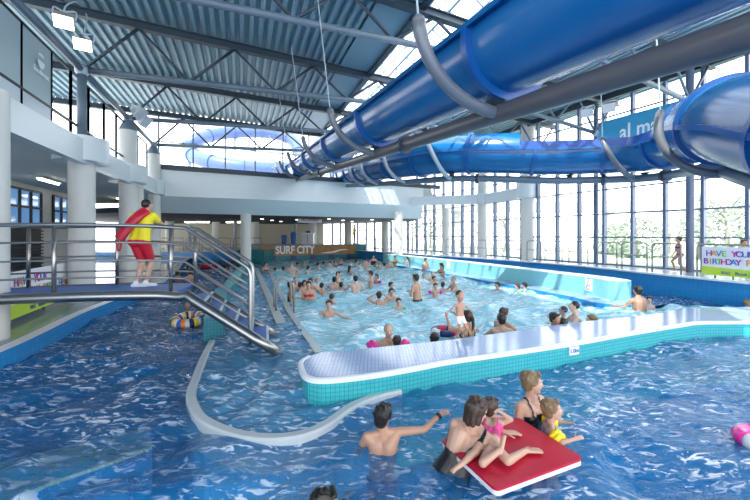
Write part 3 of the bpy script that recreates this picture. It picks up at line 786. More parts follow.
# ------------------------------------------------------------------ left lower level: back wall, windows, louvres
def LW(s, z): return H(-4.3, s, z)
lw = MB(); lw.bar(LW(-12, 2.15), LW(14, 2.15), .2, 3.9); tag(lw.build('wall_left', M['column']), kind='structure')
def leftwin(n, s0_, s1_, z0, z1, cols):
    d = UX; nv = Vector((UX.y, -UX.x, 0)).normalized() * .14
    f = MB()
    for k in range(cols + 1):
        s = s0_ + (s1_ - s0_) * k / cols; p = LW(s, 0) + nv; f.bar((p.x, p.y, z0), (p.x, p.y, z1), .09, .09, up=(1, 0, 0))
    for z in (z0, (z0+z1)/2 + .05, z1): a_ = LW(s0_, z) + nv; b_ = LW(s1_, z) + nv; f.bar(a_, b_, .08, .09)
    o = tag(f.build('window_%d' % n, M['black_frame']), kind='structure')
    g_ = MB(); a_ = LW(s0_, 0) + nv*.85; b_ = LW(s1_, 0) + nv*.85
    g_.add([(a_.x, a_.y, z0), (b_.x, b_.y, z0), (b_.x, b_.y, z1), (a_.x, a_.y, z1)], [(0, 1, 2, 3)]); g_.build('pane', M['win_sky_glow'], o)
    return o
M['win_sky_glow'] = mat('sky_glow_window_glass', (0.12, 0.33, 0.68), 0.08, spec=0.9, var=0.9, scale=1.0, emit=(0.25, 0.5, 1.0), estr=0.5)  # blue colour and glow painted in for the sky reflected by the panes
lwn = []
for s0_, s1_, c_ in ((5.0, 8.2, 4), (9.3, 11.6, 3), (2.0, 4.3, 3)):
    leftwin(wn_, s0_, s1_, 2.35, 3.85, c_); wn_ += 1
lv = MB(); nv = Vector((UX.y, -UX.x, 0)).normalized() * .15
for k in range(14):
    z = .35 + k * .14; a_ = LW(5.0, z) + nv; b_ = LW(8.3, z) + nv; lv.bar(a_, b_, .1, .06)
lo_ = LW(5.0, 1.25) + nv*.7; hi_ = LW(8.3, 1.25) + nv*.7; lv.bar(lo_, hi_, .02, 2.1)
tag(lv.build('wall_louvre', M['black_frame']), kind='structure')
bw = MB(); bw.bar((-27, 37, 2.0), (-5.8, 39.5, 2.0), .2, 3.0); tag(bw.build('wall_back', M['cream']), kind='structure')
# ------------------------------------------------------------------ water slides
def arc_prof(r, a0, a1, n, th, lip=0.0):
    """open trough section (side, up): outer skin then inner skin; angles from straight down"""
    A = np.radians(np.linspace(a0, a1, n))
    outer_ = [(r*math.sin(a), -r*math.cos(a)) for a in A]
    inner_ = [((r-th)*math.sin(a), -(r-th)*math.cos(a)) for a in A[::-1]]
    if lip:
        o1 = outer_[-1]; o0 = outer_[0]
        outer_ = [(o0[0]-lip, o0[1]+.03), (o0[0]-lip, o0[1]-.03)] + outer_ + [(o1[0]+lip, o1[1]-.03), (o1[0]+lip, o1[1]+.03)]
    return outer_ + inner_
def ring_prof(r, a0, a1, n, th): return arc_prof(r, a0, a1, n, -th)

def resample(pts, step):
    d = arclen(pts); out = []; q = 0.0
    while q < d[-1]:
        for i in range(len(d)-1):
            if d[i+1] >= q:
                k = (q - d[i]) / (d[i+1] - d[i]); out.append(pts[i].lerp(pts[i+1], k)); break
        q += step
    return out
def frame_at(pts, i):
    t = (pts[min(i+1, len(pts)-1)] - pts[max(i-1, 0)]).normalized(); s = t.cross(Vector((0, 0, 1))).normalized(); return t, s, s.cross(t)

def hanger(path, i, r, a0, a1, off, parent, rt, cable_top, m, run=.6):
    """curved arm from the support pipe round one side of the trough, with its steel cable to the roof"""
    t, s, u = frame_at(path, i); c = path[i]
    pts = [c + s * (r*math.sin(a)) + u * (-r*math.cos(a)) + t * (run*(1 - math.cos(a*.8))) for a in np.radians(np.linspace(a0, a1, 16))]
    a_ = MB(); a_.pipe(pts, rt, 12); a_.ball(pts[-1], rt*1.02, 10, 6); o = a_.build('hanger_arm', m, parent, smooth=True)
    b_ = MB(); top = Vector((pts[-1].x, pts[-1].y, cable_top)) + s * .15 * math.copysign(1, a1)
    b_.pipe([pts[-1], top], .012, 6); b_.build('cable', M['steel_light'], o)
    return o

# main slide: open trough running over the pool
A0 = Vector((1.57, 4.3, 4.30)); SD = Vector((-.372, 1.0, .108))
path = [A0 + SD * q for q in np.linspace(-3.6, 17.5, 60)]
root = thing('water_slide', tuple(A0 - Vector((0, 0, .8))), 'big blue open water slide crossing overhead towards the far windows', 'water slide')
RS = .565
tr_ = MB(); tr_.sweep(path, arc_prof(RS, -98, 98, 30, .04, .09)); tr_.build('flume', M['slide'], root, smooth=True, autos=40)
pp = [c + Vector((-.05, 0, -RS - .25)) for c in path]
sp = MB(); sp.pipe(pp, .115, 16); sp.build('support_pipe', M['pipe_grey'], root, smooth=True)
def pipe_idx(px): return min(range(len(pp)), key=lambda k: abs(375 + F*pp[k].x/pp[k].y - px) if pp[k].y > 1 else 1e9)
for q in (-3.2, ):
    i = min(range(len(path)), key=lambda k: abs(path[k].y - (4.3 + q))); c = path[i]; t, s, u = frame_at(path, i)
    fl = MB(); fl.sweep([c - t*.05, c + t*.05], ring_prof(RS, -98, 98, 26, .09)); fl.build('flange', M['flange'], root, smooth=True, autos=40)
for px in (494, 379, 337, 314, 301, 293):
    i = pipe_idx(px); c = path[i]; t, s, u = frame_at(path, i)
    pts = [pp[i] - s*(1.17*math.sin(a)) + u*(.97*(1 - math.cos(a))) for a in np.radians(np.linspace(0, 82, 16))]
    a_ = MB(); a_.pipe(pts, .075, 12); a_.ball(pts[-1], .076, 10, 6); o = a_.build('hanger_arm', M['arm_grey'], root, smooth=True)
    b_ = MB(); b_.pipe([pts[-1], Vector((pts[-1].x - .35, pts[-1].y - .15, ROOF - .2))], .012, 6); b_.build('cable', M['steel_light'], o)
    t, s, u = frame_at(path, i); c = path[i]
    fl = MB(); fl.sweep([c - t*.13, c - t*.03], ring_prof(RS, -98, 98, 26, .09)); fl.build('flange', M['flange'], root, smooth=True, autos=40)
    sd_ = MB(); sd_.lathe(c - u*(RS + .20) - Vector((.04, 0, 0)), [(.10, 0), (.12, .03), (.08, .07), (.14, .12), (.14, .16)], 14); sd_.build('saddle', M['steel_dark'], root, smooth=True, autos=30)
for px in (402, 322):
    i = pipe_idx(px)
    j = MB(); t = (pp[i+1]-pp[i]).normalized(); j.pipe([pp[i]-t*.05, pp[i]+t*.05], .17, 16); j.build('pipe_joint', M['steel_dark'], root, smooth=True, autos=40)

# rear slide: bends round by the window wall, enclosed at both ends
PTS2 = [P(905, 140, 3.2), P(800, 128, 4.3), P(742, 121, 5.3), P(708, 124, 6.8), P(682, 138, 8.6), P(645, 148, 10.0), P(600, 152, 10.8), P(550, 154, 11.3), P(500, 153.5, 11.8), P(450, 155, 12.6), P(412, 160, 13.9), P(384, 165, 16.2), P(364, 169, 18.8), P(348, 172, 22.0), P(338, 174, 25)]
path2 = resample(catmull(PTS2, 10), .22)
root = thing('water_slide', tuple(path2[40] - Vector((0, 0, .8))), 'blue water slide curving along the window wall behind the overhead slide', 'water slide')
RB = .66
tr_ = MB(); tr_.sweep(path2, arc_prof(RB, -90, 90, 30, .04, .05)); tr_.build('flume', M['slide'], root, smooth=True, autos=40)
d2 = arclen(path2)
def idx_near(px):
    best = None
    for i, c in enumerate(path2):
        x = 375 + F * c.x / c.y
        if best is None or abs(x - px) < best[0]: best = (abs(x - px), i)
    return best[1]
iA, iB = idx_near(692), idx_near(516)
top = arc_prof(RB, 88, 272, 30, .04)
for seg, nm in ((path2[:iA+1], 'near'), (path2[iB:], 'far')):
    t_ = MB(); t_.sweep(seg, top); t_.build('cover', M['slide'], root, smooth=True, autos=40)
sw = MB(); seg = path2[iA:iB+1]
for sg in (-1, 1):
    sw.sweep(seg, [(sg*RB, -.02), (sg*(RB+.04), -.02), (sg*(RB-.02), .26), (sg*(RB-.06), .26)])
sw.build('side_wall', M['slide_in'], root, smooth=True, autos=40)
for seg in (path2[:iA+1], path2[iB:]):
    for sg in (-1, 1):
        se = MB(); se.sweep(seg, [(sg*(RB-.01), -.04), (sg*(RB+.055), -.04), (sg*(RB+.055), .04), (sg*(RB-.01), .04)]); se.build('seam_flange', M['flange'], root, smooth=True, autos=40)
for i in range(4, len(path2)-2, 9):
    c = path2[i]; t, s, u = frame_at(path2, i)
    full = i < iA or i > iB
    if i in (iA, iB): continue
    fl = MB()
    if full: fl.sweep([c - t*.045, c + t*.045], ring_prof(RB, -180, 179.9, 40, .065))
    else: fl.sweep([c - t*.045, c + t*.045], ring_prof(RB, -92, 92, 26, .065))
    fl.build('flange', M['flange'], root, smooth=True, autos=40)
pp2 = [c - Vector((0, 0, RB + .2)) for c in path2]
sp = MB(); sp.pipe(pp2, .11, 14); sp.build('support_pipe', M['steel_mid'], root, smooth=True)
for px, sgn in ((728, 1), (634, 1), (455, 1), (408, 1), (380, 1), (366, 1)):
    i = idx_near(px)
    hanger(path2, i, RB + .2, 0, -108, .0, root, .075, ROOF - .2, M['arm_grey'] if px > 600 else M['steel_light'])
for px in (664, 600, 480):
    i = idx_near(px); t, s, u = frame_at(path2, i)
    j = MB(); j.pipe([pp2[i]-t*.05, pp2[i]+t*.05], .17, 14); j.build('pipe_joint', M['steel_dark'], root, smooth=True, autos=40)
    j = MB(); j.lathe(pp2[i] + t*.9 + Vector((0, 0, .06)), [(.09, 0), (.11, .03), (.07, .07), (.13, .12)], 12); j.build('saddle', M['steel_dark'], root, smooth=True, autos=40)

# slide loop outside beyond the far glazing
lp = []
for k in range(0, 33):
    a_ = math.pi * 2 * k / 32
    lp.append(Vector((-11.5 + 6.2*math.cos(a_), 36 + 5*math.sin(a_), 12.0 - 2.6*math.sin(a_/2 + .3) - .35*math.cos(a_))))
lp2 = [P(188, 150, 33), P(196, 157, 31), P(214, 163, 30), P(240, 167, 30), P(270, 169, 31), P(300, 168, 33)]
root = thing('outdoor_slide', (-12, 34, -1.2), 'pale blue outdoor slide loop seen through the far upper glazing', 'water slide')
ol = [P(302, 160, 36), P(292, 140, 38), P(270, 133, 38), P(240, 132, 37), P(212, 135, 35), P(194, 142, 33)] + lp2
ol = resample(catmull(ol, 8), .7)
M['slide_pale'] = mat('weathered_pale_blue_gelcoat', (0.07, 0.12, 0.28), 0.4, var=0.1)
o_ = MB(); o_.pipe(ol, .62, 18); o_.build('flume', M['slide_pale'], root, smooth=True)
for i in range(2, len(ol)-2, 4):
    t, s, u = frame_at(ol, i); f_ = MB(); f_.sweep([ol[i]-t*.08, ol[i]+t*.08], ring_prof(.62, -180, 179.9, 24, .08)); f_.build('flange', M['slide_pale'], root, smooth=True, autos=40)
for i in (4, 14, 24, 33):
    if i < len(ol):
        f_ = MB(); f_.pipe([ol[i] - Vector((0, 0, .6)), (ol[i].x, ol[i].y, -1.25)], .16, 12); f_.build('post', M['steel_light'], root, smooth=True)
# ------------------------------------------------------------------ footbridge
BX = Vector((.981, .194, 0)); SX = Vector((.992, -.10, 0)); BN = Vector((-.30, .954, 0))
B0 = Vector((-3.45, 6.10, 0)); BW = 1.17
def BP(a, w, z): 
    p = B0 + (BX if a < 0 else SX) * a + BN * w
    return Vector((p.x, p.y, z))
def bz(a):  # gentle arch of the deck
    return 1.02 - .012 * (a + 1.6) ** 2 if a > -4 else 1.02 - .012 * 5.76 - .10 * (-4 - a)
root = thing('footbridge', tuple(BP(-2, .6, .1)), 'stainless railed footbridge with blue deck and stairs, crossing the left river', 'footbridge')
AL = [-5.6 + .28*k for k in range(21)]
deck = MB(); deck.sweep([BP(a, BW/2, bz(a) - .03) for a in AL], [(-BW/2 + .04, -.05), (BW/2 - .04, -.05), (BW/2 - .04, .03), (-BW/2 + .04, .03)]); deck.build('deck', M['bridge_blue'], root)
un = MB(); un.sweep([BP(a, BW/2, bz(a) - .08) for a in AL], [(-BW/2 + .1, -.03), (BW/2 - .1, -.03), (BW/2 - .1, .03), (-BW/2 + .1, .03)]); un.build('deck_frame', M['bridge_under'], root)
# main tubes: along the deck and down beside the stairs
FOOT = 1.68
def side_tube(w, foot, r, name):
    pts = [BP(a, w, bz(a) - .04) for a in AL[:-1]]
    pts += [BP(.08, w, bz(0) - .06), BP(.2, w, .955), BP(.32, w, .87)]
    pts += [BP(.32 + (foot-.32)*k, w, .87 - .84*k) for k in (.25, .5, .75, 1.0)]
    t_ = MB(); t_.pipe(pts, r, 14); return t_.build(name, M['stainless'], root, smooth=True)
side_tube(-.02, FOOT + .12, .085, 'side_tube'); side_tube(BW + .02, FOOT + .08, .06, 'side_tube')
fp = MB(); fp.obox(BP(FOOT + .1, -.02, .035), SX*.12, BN*.08, Vector((0, 0, .015))); fp.build('foot_plate', M['stainless'], root)
fp = MB(); fp.obox(BP(FOOT + .1, BW + .02, .035), SX*.12, BN*.08, Vector((0, 0, .015))); fp.build('foot_plate', M['stainless'], root)
for k in range(5):
    a = .22 + .29 * k; z = .84 - .165 * k
    t_ = MB(); t_.obox(BP(a + .13, BW/2, z - .02), SX*.15, BN*(BW/2 - .05), Vector((0, 0, .022))); tr = t_.build('tread', M['bridge_blue'], root)
    t_ = MB(); t_.obox(BP(a + .265, BW/2, z), SX*.022, BN*(BW/2 - .05), Vector((0, 0, .012))); t_.build('nosing', M['nosing'], tr)
# railings
def rail(w, h, r, foot_drop, name='rail', extra=0.0):
    pts = [BP(a, w, bz(a) + h) for a in AL[:-1]]
    end = 1.27 + extra
    sl = .84 / 1.42
    pts += [BP(.16, w, bz(0) + h - .02), BP(.34, w, .95 + h - .09)]
    pts += [BP(.34 + (end-.34)*k, w, .86 + h - sl*(end-.34)*k) for k in (.25, .5, .75, 1.0)]
    if h > 1.1:
        e = pts[-1]; pts += [e + SX*.05 - Vector((0, 0, .06)), e + SX*.07 - Vector((0, 0, .16)), BP(end + .07, w, .3), BP(end + .07, w, .14)]
    t_ = MB(); t_.pipe(pts, r, 10); return t_.build(name, M['stainless'], root, smooth=True)
for w in (0.0, BW):
    rail(w, 1.15, .034, 0, 'handrail')
    for h in (.27, .56, .86): rail(w, h, .018, 0)
for w, As in ((0.0, (-5.0, -3.4, -1.85, -.1)), (BW, (-4.3, -2.85, -1.35, .1))):
    for a in As:
        t_ = MB(); t_.pipe([BP(a, w, bz(a) - .05), BP(a, w, bz(a) + 1.15)], .033, 10); t_.build('post', M['stainless'], root, smooth=True)
# ------------------------------------------------------------------ pool ladder
c = Vector(G(288, 311, 0)); ed_ = Vector((-.36, .933, 0)).normalized(); out = Vector((.933, .36, 0))
root = thing('pool_ladder', (c.x, c.y, -.4), 'stainless grab-rail ladder at the edge of the wave pool', 'ladder')
for k in (0, 1):
    b_ = c + ed_ * .55 * k
    pts = [b_ - out*.30 + Vector((0, 0, .0)), b_ - out*.30 + Vector((0, 0, .55)), b_ - out*.26 + Vector((0, 0, .72)), b_ - out*.12 + Vector((0, 0, .84)), b_ + out*.06 + Vector((0, 0, .76)), b_ + out*.14 + Vector((0, 0, .55)), b_ + out*.16 + Vector((0, 0, -.5))]
    t_ = MB(); t_.pipe(catmull(pts, 4), .026, 10); t_.build('side_rail', M['stainless'], root, smooth=True)
for z in (.12, -.15, -.42):
    t_ = MB(); t_.bar(c + out*.16 + Vector((0, 0, z)), c + out*.16 + ed_*.55 + Vector((0, 0, z)), .08, .03); t_.build('rung', M['stainless'], root)

# ------------------------------------------------------------------ guard rails on the right deck
def hoop(p0, p1, z0, h, label, group, r=.024):
    p0 = Vector(p0); p1 = Vector(p1); d = (p1-p0).normalized()
    root = thing('guard_rail', ((p0.x+p1.x)/2, (p0.y+p1.y)/2, z0), label, 'railing', group)
    pts = [Vector((p0.x, p0.y, z0)), Vector((p0.x, p0.y, z0+h-.1)), Vector((p0.x, p0.y, z0+h-.03)) + d*.03, Vector((p0.x, p0.y, z0+h)) + d*.1, Vector((p1.x, p1.y, z0+h)) - d*.1, Vector((p1.x, p1.y, z0+h-.03)) - d*.03, Vector((p1.x, p1.y, z0+h-.1)), Vector((p1.x, p1.y, z0))]
    t_ = MB(); t_.pipe(pts, r, 10); t_.build('frame', M['stainless'], root, smooth=True)
    t_ = MB(); t_.pipe([Vector((p0.x, p0.y, z0+h*.55)), Vector((p1.x, p1.y, z0+h*.55))], r*.8, 8); t_.build('mid_rail', M['stainless'], root, smooth=True)
    return root
EL = [Vector((x + .22, y + .1, 0)) for x, y in ed]; ED_ = arclen(EL)
def edge_at(q):
    for i in range(len(ED_)-1):
        if ED_[i+1] >= q: return EL[i].lerp(EL[i+1], (q-ED_[i])/(ED_[i+1]-ED_[i]))
    return EL[-1]
def q_of_px(px):
    best = min(range(0, 3000), key=lambda k: abs(375 + F*edge_at(k*.01).x/max(.5, edge_at(k*.01).y) - px)); return best*.01
spans = [(752, 715, 'behind the right end of the birthday banner'), (733, 697, 'just before the birthday banner'), (681, 652, 'in front of the walking girl'), (647, 622, 'next beyond the walking girl'), (617, 597, 'third beyond the walking girl'), (588, 569, 'beside the slim blue pillar'), (562, 545, 'in front of the thick white pillar'), (541, 527, 'at the foot of the thick white pillar'), (521, 508, 'between the two white pillars'), (503, 491, 'nearer the second white pillar'), (486, 475, 'at the foot of the second white pillar'), (470, 460, 'just past the second white pillar'), (455, 446, 'by the thin pillar'), (441, 432, 'past the thin pillar'), (427, 418, 'short of the far corner'), (413, 404, 'beside the far corner pillar')]
for i, (xa, xb, w_) in enumerate(spans):
    hoop(edge_at(q_of_px(xb)), edge_at(q_of_px(xa)), .69, 1.02, 'stainless hoop guard rail on the right deck, ' + w_, 'hoop rails on the right deck')

# birthday banner on the right rails
qa, qb = q_of_px(703), q_of_px(770)
pa, pb = edge_at(qa), edge_at(qb)
d = (pb - pa); d.z = 0; d.normalize(); n_ = Vector((d.y, -d.x, 0))
if n_.y > 0: n_ = -n_
def birthday(pa, d, n_, L, z0, h, label):
    c = pa + d * L/2
    root = thing('banner', (c.x, c.y, z0), label, 'banner')
    b_ = MB(); b_.obox((c.x + n_.x*.05, c.y + n_.y*.05, z0 + h/2), d*L/2, n_*.008, Vector((0, 0, h/2))); b_.build('sheet', M['signwhite'], root)
    b_ = MB(); o = c + n_*.065; b_.add([o - d*L/2 + Vector((0, 0, z0)), o + d*L/2 + Vector((0, 0, z0)), o + d*L/2 + Vector((0, 0, z0 + h*.2)), o - d*L/2 + Vector((0, 0, z0 + h*.3))], [(0, 1, 2, 3)]); b_.build('green_strip', M['signgreen'], root)
    cols = ['c_purple', 'c_orange', 'c_blue', 'c_green', 'c_pink', 'c_purple', 'c_blue']
    def line(s, x0, z, hh, adv):
        k = 0
        for i, ch in enumerate(s):
            if ch != ' ':
                p = c - d*L/2 + d*(x0 + adv*i) + n_*.07; text(ch, (p.x, p.y, z0 + z), d, hh*1.05, M[cols[k % 7]], root, name='letter', bold=.003); k += 1
    line('HAVE YOUR', L*.075, h*.76, h*.19, L*.047)
    line('BIRTHDAY PARTY HERE', L*.045, h*.48, h*.19, L*.043)
    p = c + n_*.075; text('We!   Book Now at Reception', (p.x, p.y, z0 + h*.11), d, h*.11, M['textblue'], root)
birthday(pa, d, n_, 2.6, .78, .86, 'white birthday party banner on the right rails, green strip below')
pa_ = Vector((-7.35, 7.0, 0)); dd = Vector((-1.3, 3.0, 0)).normalized(); 
birthday(Vector((-8.85, 10.5, 0)), -dd, Vector((dd.y, -dd.x, 0)) , 3.75, .27, .95, 'white party banner on left deck posts behind the footbridge') if False else birthday(Vector((-7.3, 6.9, 0)), dd, Vector((dd.y, -dd.x, 0)), 3.4, .3, .95, 'white party banner on left deck posts behind the footbridge')
for k, w_ in enumerate(('near end', 'middle', 'far end')):
    p = Vector((-7.33, 6.9, 0)) + dd * (.25 + 1.45*k)
    b_ = MB(); b_.pipe([(p.x, p.y, .2), (p.x, p.y, 1.28)], .025, 10); tag(b_.build('banner_post', M['stainless'], smooth=True), 'slim steel post holding the left party banner at its ' + w_, 'post', 'posts of the left party banner')

# far railings: on the stage and back deck
for i in range(7):
    a_ = s0 + AX*(8.9 - .0) + Vector((.7*i*.9, .35*i*.9 - .4*0, 0))
for i in range(6):
    a_ = Vector((-1.6 + .95*i, 33.6 - .75*i, 0)); b_ = a_ + Vector((.72, -.57, 0))
    hoop(a_, b_, .66, 1.1, 'thin rail before the bright far windows, number %s from the yellow lifeguard' % ('one', 'two', 'three', 'four', 'five', 'six')[i], 'rails before the far windows', r=.03)
for i in range(7):
    a_ = Vector((-17.6 + 1.25*i, 28.0, 0)); b_ = a_ + Vector((1.05, 0, 0))
    hoop(a_, b_, .66, 1.1, 'white railing panel behind the left river, %s from the left' % ('first', 'second', 'third', 'fourth', 'fifth', 'sixth', 'seventh')[i], 'railing behind the left river', r=.035)

# ------------------------------------------------------------------ lamps
def flood(c, aim, label, sz, m_body, cable_to=None, group='floodlights under the left roof', on=True):
    root = thing('floodlight', c, label, 'floodlight', group)
    c = Vector(c); f = Vector(aim).normalized(); s = f.cross(Vector((0, 0, 1))).normalized(); u = s.cross(f)
    h = MB(); w = sz*.5
    front = [c + s*a*w*1.25 + u*b*w for a, b in ((-1, -1), (1, -1), (1, 1), (-1, 1))]; back = [c - f*sz*.75 + s*a*w*.55 + u*b*w*.45 for a, b in ((-1, -1), (1, -1), (1, 1), (-1, 1))]
    h.add(front + back, [(0, 4, 5, 1), (1, 5, 6, 2), (2, 6, 7, 3), (3, 7, 4, 0), (4, 7, 6, 5), (0, 1, 2, 3)]); h.build('housing', m_body, root)
    g_ = MB(); g_.obox(c + f*.015, s*w*1.15, u*w*.9, f*.012); g_.build('lamp_face', M['lampw'] if on else M['lampgrey'], root)
    y = MB(); y.pipe(catmull([c - s*w*1.3 - f*.1, c - s*w*1.3 - f*.3 + u*.1, c - f*sz*.7 + u*sz*.5, c + s*w*1.3 - f*.3 + u*.1, c + s*w*1.3 - f*.1], 4), .016, 8); y.build('bracket', M['steel_light'], root)
    if cable_to:
        a_ = c - f*sz*.7 + u*sz*.5; k = MB(); k.pipe(catmull([a_, a_ + Vector((.03, .02, .12)), (Vector(cable_to) + a_)/2 + Vector((.06, 0, .1)), cable_to], 5), .014, 8); k.build('cable', M['steel_light'], root)
flood(P(63.5, 22, 6.4), (.35, -.55, -.75), 'lit floodlight hanging under the left roof, the upper and nearer one', .24, M['lampbox'], P(78, 3, 6.9))
flood(P(82.5, 44.5, 6.9), (.35, -.55, -.75), 'lit floodlight hanging under the left roof, the lower one nearer the truss hub', .24, M['lampbox'], P(86, 14, 7.4))
flood(P(587, 113, 12.2), (-.5, -.6, -.6), 'small grey floodlight under right roof, left of the pair', .3, M['lampgrey'], group='floodlights under the right roof', on=False)
flood(P(609, 108, 11.6), (-.5, -.6, -.6), 'small grey floodlight under right roof, right of the pair', .3, M['lampgrey'], group='floodlights under the right roof', on=False)
flood(P(141, 114, 13.0), (.6, .1, -.5), 'grey floodlight on the last left column, upper one', .45, M['lampgrey'], group='floodlights on the left columns', on=False)
flood(P(146, 122, 13.4), (.6, .1, -.5), 'grey floodlight on the last left column, lower one', .45, M['lampgrey'], group='floodlights on the left columns', on=False)
def strip(c, d, L, label, g_='strip lights under the left balcony'):
    c = Vector(c); d = Vector(d).normalized(); s = Vector((d.y, -d.x, 0))
    root = thing('strip_light', tuple(c), label, 'ceiling light', g_)
    a_ = MB(); a_.obox(c + Vector((0, 0, .05)), d*L/2, s*.09, Vector((0, 0, .03))); a_.build('tray', M['white'], root)
    a_ = MB(); a_.pipe([c - d*(L/2-.04), c + d*(L/2-.04)], .05, 10); a_.build('tube', M['tubew'], root, smooth=True)
UXn = UX.normalized()
strip(H(-2.6, 4.9, 4.0), UXn, 1.5, 'tube light under the left balcony, above the dark louvre')
strip(H(-2.2, 12.0, 4.0), UXn, 1.8, 'tube light under the left balcony, beyond the third column')
strip(H(-2.4, -.5, 4.0), UXn, 1.5, 'tube light under the left balcony, nearest the camera end')
strip((-15.5, 30.5, 3.12), (1, 0, 0), 2.2, 'tube light over the back deck, farther left', 'strip lights over the back deck')
strip((-12.2, 30.5, 3.12), (1, 0, 0), 1.6, 'tube light over the back deck, nearer the white pillar', 'strip lights over the back deck')
wds = ('first', 'second', 'third', 'fourth', 'fifth', 'sixth', 'seventh', 'eighth', 'ninth', 'tenth', 'eleventh', 'twelfth')
for i, px in enumerate((262, 272, 281, 297, 318, 329, 343, 352, 372, 393)):
    y = 26.5 + (i * 37 % 5) * 1.2
    c = ((px - 375)/F*y, y, 3.19)
    s_ = MB(); s_.lathe(c, [(.11, 0), (.13, .015), (.13, .03)], 14); o = s_.build('downlight', M['spotw'], smooth=True, autos=30)
    tag(o, 'small round downlight in the dark low ceiling, %s from the left' % wds[i], 'ceiling light', 'downlights in the low ceiling')

# ------------------------------------------------------------------ signs, exterior film, back-deck furniture
root = thing('ceiling_sign', P(310, 223, 27.0), 'white hanging sign with red NO DIVING wording at the back', 'sign')
c = Vector(P(310, 220, 27.0))
a_ = MB(); a_.obox(c, AX*.95, nd*.03, Vector((0, 0, .22))); a_.build('board', M['signwhite'], root)
text('NO DIVING', c + nd*.045, AX, .19, M['textred'], root, bold=.006)
for sg in (-.7, .7):
    a_ = MB(); a_.pipe([c + AX*sg + Vector((0, 0, .2)), c + AX*sg + Vector((0, 0, .5))], .012, 6); a_.build('rod', M['steel_light'], root)
# blue window film on the upper right wall
def q_wall_px(px):
    return min((k*.02 for k in range(int(WD[-1]/.02))), key=lambda q: abs(375 + F*wall_at(q).x/wall_at(q).y - px))
q0_, q1_ = q_wall_px(716), q_wall_px(600)
pa, pb = wall_at(q1_), wall_at(q0_); d = (pb-pa); L = d.length; d.normalize(); n_ = Vector((d.y, -d.x, 0))
if n_.y > 0: n_ = -n_
c = (pa+pb)/2
root = thing('window_sign', (c.x, c.y, 5.0), 'blue window film sign with large white letters behind the rear slide', 'sign')
a_ = MB(); a_.obox((c.x + n_.x*.14, c.y + n_.y*.14, 6.15), d*L/2, n_*.006, Vector((0, 0, .95))); a_.build('film', M['signblue'], root)
for i_, (s_t, zz, hh, sh) in enumerate((('aJ mass', 6.4, .66, -.1), ('cy com', 5.55, .5, .0))):
    o = c + n_*.16 + d*sh; text(s_t, (o.x, o.y, zz), d, hh, M['textwhite'], root, bold=.012, sx=.74)
pa2 = wall_at(q1_ + 3.2); d2_ = (pa - pa2); L2 = d2_.length; d2_.normalize(); c = (pa + pa2)/2
a_ = MB(); a_.obox((c.x + n_.x*.14, c.y + n_.y*.14, 5.9), d2_*L2/2, n_*.006, Vector((0, 0, .5))); tag(a_.build('window_sign', M['signyellow']), 'dull yellow window film left of the blue film sign', 'sign')
# small warning plates on the barrier
for px, py, y, lab in ((591, 290, 11.0, 'small white and red warning plate at barrier end'), (448.5, 263, 18.6, 'small pale warning plate on far part of barrier')):
    best = min(bl, key=lambda p: abs(375 + F*p[0]/p[1] - px)); i = bl.index(best); i = min(max(i, 1), len(bl)-2)
    d = Vector((bl[i-1][0]-bl[i+1][0], bl[i-1][1]-bl[i+1][1], 0)).normalized(); d = -d
    n_ = Vector((d.y, -d.x, 0))
    if n_.x > 0: n_ = -n_
    p = Vector((best[0], best[1], .38)) + n_*.015
    root = thing('warning_plate', (p.x, p.y, .2), lab, 'sign'); a_ = MB(); a_.obox(p, d*.13, n_*.008, Vector((0, 0, .2))); a_.build('plate', M['signwhite'], root)
    a_ = MB(); 
    tq = p + n_*.012 + Vector((0, 0, -.08)); k = 14
    a_.add([tq + d*(.085*math.cos(2*math.pi*j/k)) + Vector((0, 0, .085*math.sin(2*math.pi*j/k))) for j in range(k)] + [tq + d*(.06*math.cos(2*math.pi*j/k)) + Vector((0, 0, .06*math.sin(2*math.pi*j/k))) for j in range(k)], [(j, (j+1) % k, k+(j+1) % k, k+j) for j in range(k)]); a_.build('red_ring', M['textred'], root)
# kiosk, bins, on the stage
def kiosk(c, w, dpt, h, label):
    root = thing('kiosk', c, label, 'kiosk'); x, y, z = c
    a_ = MB(); a_.box((x-w/2, y-dpt/2, z), (x+w/2, y+dpt/2, z+h*.8)); a_.build('body', M['lampgrey'], root)
    a_ = MB(); a_.box((x-w/2-.06, y-dpt/2-.06, z+h*.8), (x+w/2+.06, y+dpt/2+.06, z+h*.86)); a_.build('top', M['white'], root)
    a_ = MB(); a_.box((x-w*.2, y-.1, z+h*.86), (x+w*.2, y+.1, z+h)); a_.build('screen', M['black_frame'], root)
    a_ = MB(); a_.box((x-.02, y-dpt/2-.02, z+.1), (x+.02, y-dpt/2, z+h*.75)); a_.build('door_gap', M['black_frame'], root)
kiosk((-5.95, 31.2, 1.2), 1.0, .7, 1.15, 'pale grey control kiosk behind the surf banner')
def binn(c, label, h=.8):
    root = thing('bin', c, label, 'bin'); a_ = MB(); a_.lathe(c, [(.2, 0), (.26, h*.8)], 16); a_.build('body', M['bin_blue'], root, smooth=True, autos=40)
    a_ = MB(); a_.lathe((c[0], c[1], c[2]+h*.8), [(.28, 0), (.28, .05), (.2, h*.2), (.05, h*.22)], 16); a_.build('lid', M['bin_blue'], root, smooth=True, autos=40)
binn((-7.9, 30.4, 1.2), 'blue bin behind the surf banner, left one'); binn((-7.2, 30.9, 1.2), 'blue bin behind the surf banner, right one by pillar', 1.05)

